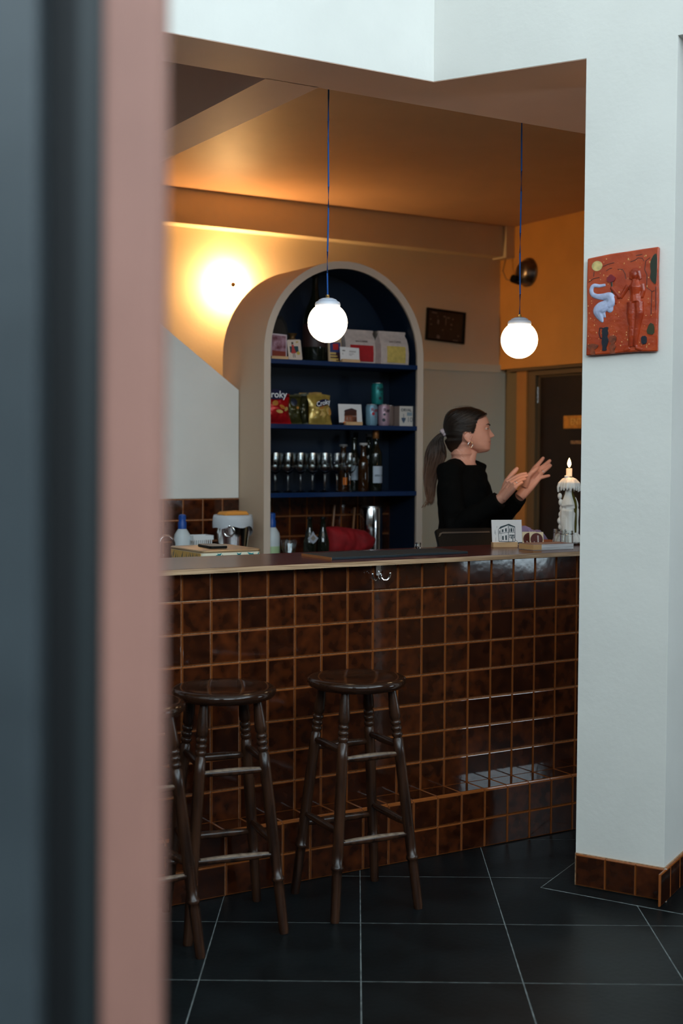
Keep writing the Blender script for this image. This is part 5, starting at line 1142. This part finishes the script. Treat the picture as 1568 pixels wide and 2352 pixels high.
# lips keep their own colour: a per-vertex tint by position on the face
at = me.attributes.new('lip', 'FLOAT', 'POINT'); vals = []
for v_ in me.vertices:
    q = (v_.co-HO)*1000
    a = 1. if q.x > 60 else 0.
    l = math.exp(-((q.z+25)/8.0)**4)*math.exp(-(q.y/21)**4)*(q.x > 92) if a else 0.
    vals.append(l)
at.data.foreach_set('value', vals)
sk = bpy.data.materials.new('skin'); sk.use_nodes = True; nt = sk.node_tree; b = nt.nodes['Principled BSDF']
an = nt.nodes.new('ShaderNodeAttribute'); an.attribute_name = 'lip'; mx = nt.nodes.new('ShaderNodeMix'); mx.data_type = 'RGBA'
tc = nt.nodes.new('ShaderNodeTexCoord'); nz_ = nt.nodes.new('ShaderNodeTexNoise'); nz_.inputs['Scale'].default_value = 35; nt.links.new(tc.outputs['Object'], nz_.inputs['Vector'])
m0 = nt.nodes.new('ShaderNodeMix'); m0.data_type = 'RGBA'; m0.inputs[6].default_value = (.58, .27, .19, 1); m0.inputs[7].default_value = (.64, .33, .245, 1); nt.links.new(nz_.outputs['Fac'], m0.inputs[0])
nt.links.new(an.outputs['Fac'], mx.inputs[0]); nt.links.new(m0.outputs[2], mx.inputs[6]); mx.inputs[7].default_value = (.36, .115, .095, 1)
nt.links.new(mx.outputs[2], b.inputs['Base Color']); b.inputs['Roughness'].default_value = .48; b.inputs['Subsurface Weight'].default_value = .12; b.inputs['Subsurface Radius'].default_value = (.012, .005, .003); b.inputs['Subsurface Scale'].default_value = .6
K['skin'] = sk
bo = obj('body', me, 'skin', person, smooth=180)
# eyes and brows
for s_ in (-1, 1):
    m = MB(); c = HO+Vector((78.0, s_*31, 38.0))*mm; m.ball(c, 10.6*mm, 18, 14); e = obj('eye', m, mat('eye_white', (.42, .36, .33), .25), person, smooth=180)
    m = MB(); m.ball(c+Vector((9.2, -s_*.5 if s_ > 0 else .5, .2))*mm, (3.4*mm, 5.8*mm, 5.6*mm), 14, 10); obj('iris', m, mat('dark_iris', (.035, .016, .008), .15), e, smooth=180)
    m = MB(); m.ball((0, 0, 0), 11.7*mm, 24, 20); lid = MB(); keep = [f_ for f_ in m.f if min(m.v[i][2] for i in f_) > 1.0*mm or max(m.v[i][2] for i in f_) < -3.2*mm]
    lid.add([tuple(c+Vector(v__)) for v__ in m.v], keep); obj('eyelids', lid, 'skin', e, smooth=180)
    m = MB(); n = 9; m.tube([c+Vector((11.6*math.cos(a_)*.92, s_*11.6*math.sin(a_)*.95, 2.2-1.2*abs(a_)))*mm for a_ in np.linspace(-.85, 1.0, n)], [1.0*mm]+[1.7*mm]*(n-2)+[.8*mm], 6); obj('lashes', m, 'matblack', e, smooth=60)
    pts = []
    for k in range(9):
        y = 13+k*4.2; z = 53.5+5.2*math.sin(math.pi*min(1, k/6.0)*.55)-(.9*max(0, k-5)); ph = None
        # march on the face surface at this height
        best = min((head_pt(z, p) for p in np.linspace(0, 1.4, 90)), key=lambda q: abs(q.y*1000-y))
        pts.append(HO+Vector((best.x+.0012, s_*best.y, best.z)))
    m = MB(); m.tube(pts, [2.6*mm, 3.3*mm, 3.4*mm, 3.2*mm, 2.9*mm, 2.5*mm, 2.0*mm, 1.5*mm, .8*mm], 8, flat=1.); obj('eyebrow', m, mat('dark_brow', (.012, .007, .005), .7), person, smooth=60)
# hair: cap over the skull, pulled back into a tie
hairm = bpy.data.materials.new('brown_hair'); hairm.use_nodes = True; nt = hairm.node_tree; b = nt.nodes['Principled BSDF']; N = nt.nodes.new
tc = N('ShaderNodeTexCoord'); mp = N('ShaderNodeMapping'); mp.inputs['Scale'].default_value = (1, 1, 1.); nt.links.new(tc.outputs['Object'], mp.inputs[0])
n1 = N('ShaderNodeTexNoise'); n1.inputs['Scale'].default_value = 60; nt.links.new(mp.outputs[0], n1.inputs['Vector'])
sp = N('ShaderNodeSeparateXYZ'); nt.links.new(tc.outputs['Object'], sp.inputs[0]); gr_ = N('ShaderNodeMapRange'); gr_.inputs[1].default_value = HO.z-.02; gr_.inputs[2].default_value = HO.z-.28; nt.links.new(sp.outputs[2], gr_.inputs[0])
ma = N('ShaderNodeMix'); ma.data_type = 'RGBA'; ma.inputs[6].default_value = (.010, .0058, .0040, 1); ma.inputs[7].default_value = (.20, .095, .052, 1); nt.links.new(gr_.outputs[0], ma.inputs[0])   # the lengths are coloured lighter than the roots
mb_ = N('ShaderNodeMix'); mb_.data_type = 'RGBA'; mb_.blend_type = 'MULTIPLY'; mb_.inputs[0].default_value = .5; nt.links.new(ma.outputs[2], mb_.inputs[6]); nt.links.new(n1.outputs['Color'], mb_.inputs[7])
nt.links.new(ma.outputs[2], b.inputs['Base Color']); b.inputs['Roughness'].default_value = .42
hair_poly = [(86, 116), (82, 104), (60, 99), (46, 90), (36, 74), (28, 52), (25, 36), (19, 16), (11, 14), (2, 22), (-14, 29), (-28, 24), (-33, 0), (-34, -22), (-55, -57), (-72, -78), (-140, -78), (-140, 160), (86, 160)]
def inside(x, y, poly):
    c = False; j = len(poly)-1
    for i in range(len(poly)):
        xi, yi = poly[i]; xj, yj = poly[j]
        if (yi > y) != (yj > y) and x < (xj-xi)*(y-yi)/(yj-yi)+xi: c = not c
        j = i
    return c
capv = []; capf = []; nz2, np2 = 130, 150; zs2 = np.linspace(-73.5, 129.5, nz2); P2 = []
BK0 = list(BK); BK = [b_-(6 if z < 60 else 4) for z, b_ in zip(Zk, BK)]
BK[0:8] = [-70, -76, -82, -86, -91, -95, -98, -100]
for i, z in enumerate(zs2):
    for k in range(np2):
        g = 7.0+2.0*noise.noise(Vector((z*.02, math.cos(k/np2*6.283)*2, math.sin(k/np2*6.283)*2)))
        p = head_pt(z, 2*math.pi*k/np2, g); P2.append(p*1000); capv.append(HO+p)
BK = BK0
for i in range(nz2-1):
    for k in range(np2):
        ids = (i*np2+k, i*np2+(k+1) % np2, (i+1)*np2+(k+1) % np2, (i+1)*np2+k); c = sum((P2[j] for j in ids), Vector())/4
        if inside(c.x, c.z, hair_poly): capf.append(ids)
top_ = len(capv); capv.append(HO+Vector((-2, 0, 138.5))*mm)
for k in range(np2): capf.append(((nz2-1)*np2+k, (nz2-1)*np2+(k+1) % np2, top_))
m = MB(); m.add(capv, capf); TIE = HO+Vector((-113, 0, 22))*mm
rr = random.Random(31)
# combed strands over the cap
BK = [b_-(6 if z < 60 else 4) for z, b_ in zip(Zk, BK0)]
def cap_pt(z, ph, g): return HO+head_pt(z, ph, g)
for k in range(210):
    s_ = rr.choice((-1, -1, -1, 1)); u = rr.random()
    # root along the hairline seen from the side
    hl = [(82, 106), (60, 100), (46, 91), (36, 75), (28, 53), (25, 37), (18, 20), (-12, 32), (-30, 20)]
    f = u*(len(hl)-1); i = min(int(f), len(hl)-2); x, z = [hl[i][q]+(hl[i+1][q]-hl[i][q])*(f-i) for q in (0, 1)]
    if rr.random() < .35: x, z = rr.uniform(-60, 60), rr.uniform(95, 126)
    best = None
    for p in np.linspace(.02, math.pi-.02, 60):
        q = head_pt(z, p, 8.2)*1000
        if best is None or abs(q.x-x) < best[0]: best = (abs(q.x-x), p)
    ph0 = best[1]; pts = []; rad = []
    z1 = 22+rr.uniform(-6, 6); n = 10
    for j in range(n+1):
        w = j/n; ph = ph0+(math.pi-.10-ph0)*w; zc = z+(z1-z)*(w**1.15)+6*math.sin(math.pi*w)*(z < 90)
        q = head_pt(max(-70, min(128, zc)), ph, 7.6+1.2*rr.random()); pts.append(HO+Vector((q.x, -abs(q.y) if s_ < 0 else abs(q.y), q.z))); rad.append((.9+.5*math.sin(math.pi*w))*mm)
    m.tube(pts, rad, 5)
BK = BK0
# fly-away hairs on top
for k in range(5):
    a0 = rr.uniform(-75, -50); pts = [HO+Vector((a0+j*10, rr.uniform(-8, 8)-20, 134+8*math.sin(math.pi*j/8)+rr.uniform(-1, 1)))*mm for j in range(9)]; m.tube(pts, .25*mm, 4)
obj('hair', m, hairm, person, smooth=180)
# ponytail
m = MB()
path = [(1021, 992, 10, 0), (1011, 999, 13, 0), (1003, 1012, 24, .005), (1001, 1030, 40, .01), (999, 1050, 44, .012), (992, 1075, 35, .012), (987, 1100, 27, .010), (987, 1128, 22, .006), (988, 1150, 15, .002), (985, 1163, 7, 0)]
def ppath(f):
    x = f*(len(path)-1); i = min(int(x), len(path)-2); a = x-i; return [path[i][q]*(1-a)+path[i+1][q]*a for q in range(4)]
rings = []
for k in range(28):
    x, y, w, dy = ppath(k/27*.93); c = hp(x, y, -.0+dy); r = w*.001*.86
    rings.append([c+Vector((r*math.cos(2*math.pi*j/16), r*.75*math.sin(2*math.pi*j/16), 0)) for j in range(16)])
m.loft(rings)
for k in range(230):
    a = rr.uniform(0, 6.283); rad_ = rr.uniform(.80, 1.12); fl_ = rr.uniform(.72, 1.0); st_ = rr.uniform(0, .05); ph = rr.uniform(0, 6); pts = []; rd = []
    for j in range(14):
        f = st_+(fl_-st_)*j/13; x, y, w, dy = ppath(f); r = w*.001*rad_*(1+.10*math.sin(5*f+ph)); aa = a+.9*math.sin(2.2*f+ph*.3)*f
        c = hp(x, y, dy)+Vector((r*math.cos(aa), r*.78*math.sin(aa), 0)); pts.append(c); rd.append((1.5 if j < 10 else 1.5-(j-9)*.30)*mm)
    m.tube(pts, rd, 4)
for (dx, dyy) in ((-14, 8), (-10, 2), (6, 1)):                          # loose ends
    for k in range(7):
        x, y, w, d_ = ppath(.82); pts = [hp(x+rr.uniform(-6, 6)+dx*f, y+(22+dyy)*f, d_) for f in (0, .4, .75, 1)]; m.tube(pts, [1.6*mm, 1.4*mm, 1.0*mm, .4*mm], 4)
obj('ponytail', m, hairm, person, smooth=180)
m = MB(); tcn = hp(1018.5, 993.5); dirv = (hp(1009, 1002)-hp(1026, 988)).normalized(); Mq = Tm(*tcn) @ dirv.to_track_quat('Z', 'Y').to_matrix().to_4x4()
rings = []
for i in range(36):
    a = 2*math.pi*i/36; Rr = (13.5+1.4*math.sin(7*a))*mm; rr2 = (8.2+1.6*math.sin(9*a+1))*mm
    rings.append([((Rr+rr2*.8*math.cos(2*math.pi*k/10))*math.cos(a), (Rr+rr2*.8*math.cos(2*math.pi*k/10))*math.sin(a), rr2*1.35*math.sin(2*math.pi*k/10)) for k in range(10)])
rings.append(rings[0]); m.loft(rings, 0, Mq, cap=False); obj('scrunchie', m, mat('pale_satin', (.50, .42, .46), .35), person, smooth=180)
# hoop earrings
for s_ in (-1, 1):
    m = MB(); m.torus(11.5*mm, 1.7*mm, 28, 8, 0, Tm(*(HO+Vector((4, s_*76, -36))*mm)) @ Rz(R(18)) @ Rx(R(90))); obj('hoop_earring', m, mat('silver', (.85, .82, .78), .12, 1.), person, smooth=180)
# rings on the fingers
for (a, b_, f) in ((mR[2], tR[2], .12), (mL[2], tL[2], .16)):
    p = a.lerp(b_, f); d = (b_-a).normalized(); m = MB(); m.torus(10.4*mm, 1.9*mm, 20, 8, 0, Tm(*p) @ d.to_track_quat('Z', 'Y').to_matrix().to_4x4()); obj('finger_ring', m, 'chrome', person, smooth=180)
# jumper
jm = MB()
jm.loft([ell(SP(y)+FW*o, a+.010, b_+.008) for y, a, b_, o in [(1069, .092, .068, 0.0)]+tors[1:-1]])
for sh, el, wr in ((shR, elR, wrR), (shL, elL, wrL)):
    d = (wr-el)
    jm.tube([sh.lerp(SP(1080), .45), sh+Vector((0, 0, .006)), sh.lerp(el, .3), sh.lerp(el, .7), el+(el-wr).normalized()*.012, el.lerp(wr, .3), el.lerp(wr, .65), el.lerp(wr, .93)], [.060, .062, .056, .052, .050, .051, .044, .040], 20)
jme = remeshed(jm, .0055, 5, 'jumper')
nv_ = len(jme.vertices); co_ = np.empty(nv_*3); no_ = np.empty(nv_*3)
jme.vertices.foreach_get('co', co_); jme.vertices.foreach_get('normal', no_); co_ = co_.reshape(-1, 3); no_ = no_.reshape(-1, 3)
for i in range(nv_):
    q = co_[i]; co_[i] = q+no_[i]*(noise.noise(Vector((q[0]*9, q[1]*9, q[2]*26)))*.0055+noise.noise(Vector((q[0]*34, q[1]*34, q[2]*20)))*.0022)
jme.vertices.foreach_set('co', co_.ravel())
jme.update()
jo = obj('jumper', jme, mat('black_knit', (.0018, .0021, .0022), .9, spec=.12, bump=.0006, bump_scale=260), person, smooth=180)
m = MB(); m.torus(.060, .0048, 40, 8, 0, Tm(*hp(1062, 1061, .004)) @ Sc(1, .98, 1)); 
# trousers down to the floor, hidden by the bar
tr = MB(); hipc = SP(1330); tr.loft([ell(SP(1300), .165, .118), ell(SP(1345), .172, .122), ell(SP(1375), .165, .118)])
for s_ in (-1, 1):
    h0 = SP(1365)+RT*(s_*.085); kn = Vector((h0.x, h0.y, .50)); an_ = Vector((h0.x, h0.y, .07)); tr.tube([h0+Vector((0, 0, .04)), h0, kn, an_], [.085, .09, .062, .05], 18)
obj('trousers', remeshed(tr, .012, 3, 'trousers'), mat('dark_trousers', (.012, .014, .02), .8), person, smooth=180)
for s_ in (-1, 1):
    h0 = SP(1365)+RT*(s_*.085); m = MB(); m.tube([Vector((h0.x, h0.y, .045))-FW*.07, Vector((h0.x, h0.y, .05))+FW*.02, Vector((h0.x, h0.y, .035))+FW*.15], [.04, .045, .03], 14, flat=1.); sh_ = obj('shoe', m, 'matblack', person, smooth=180)
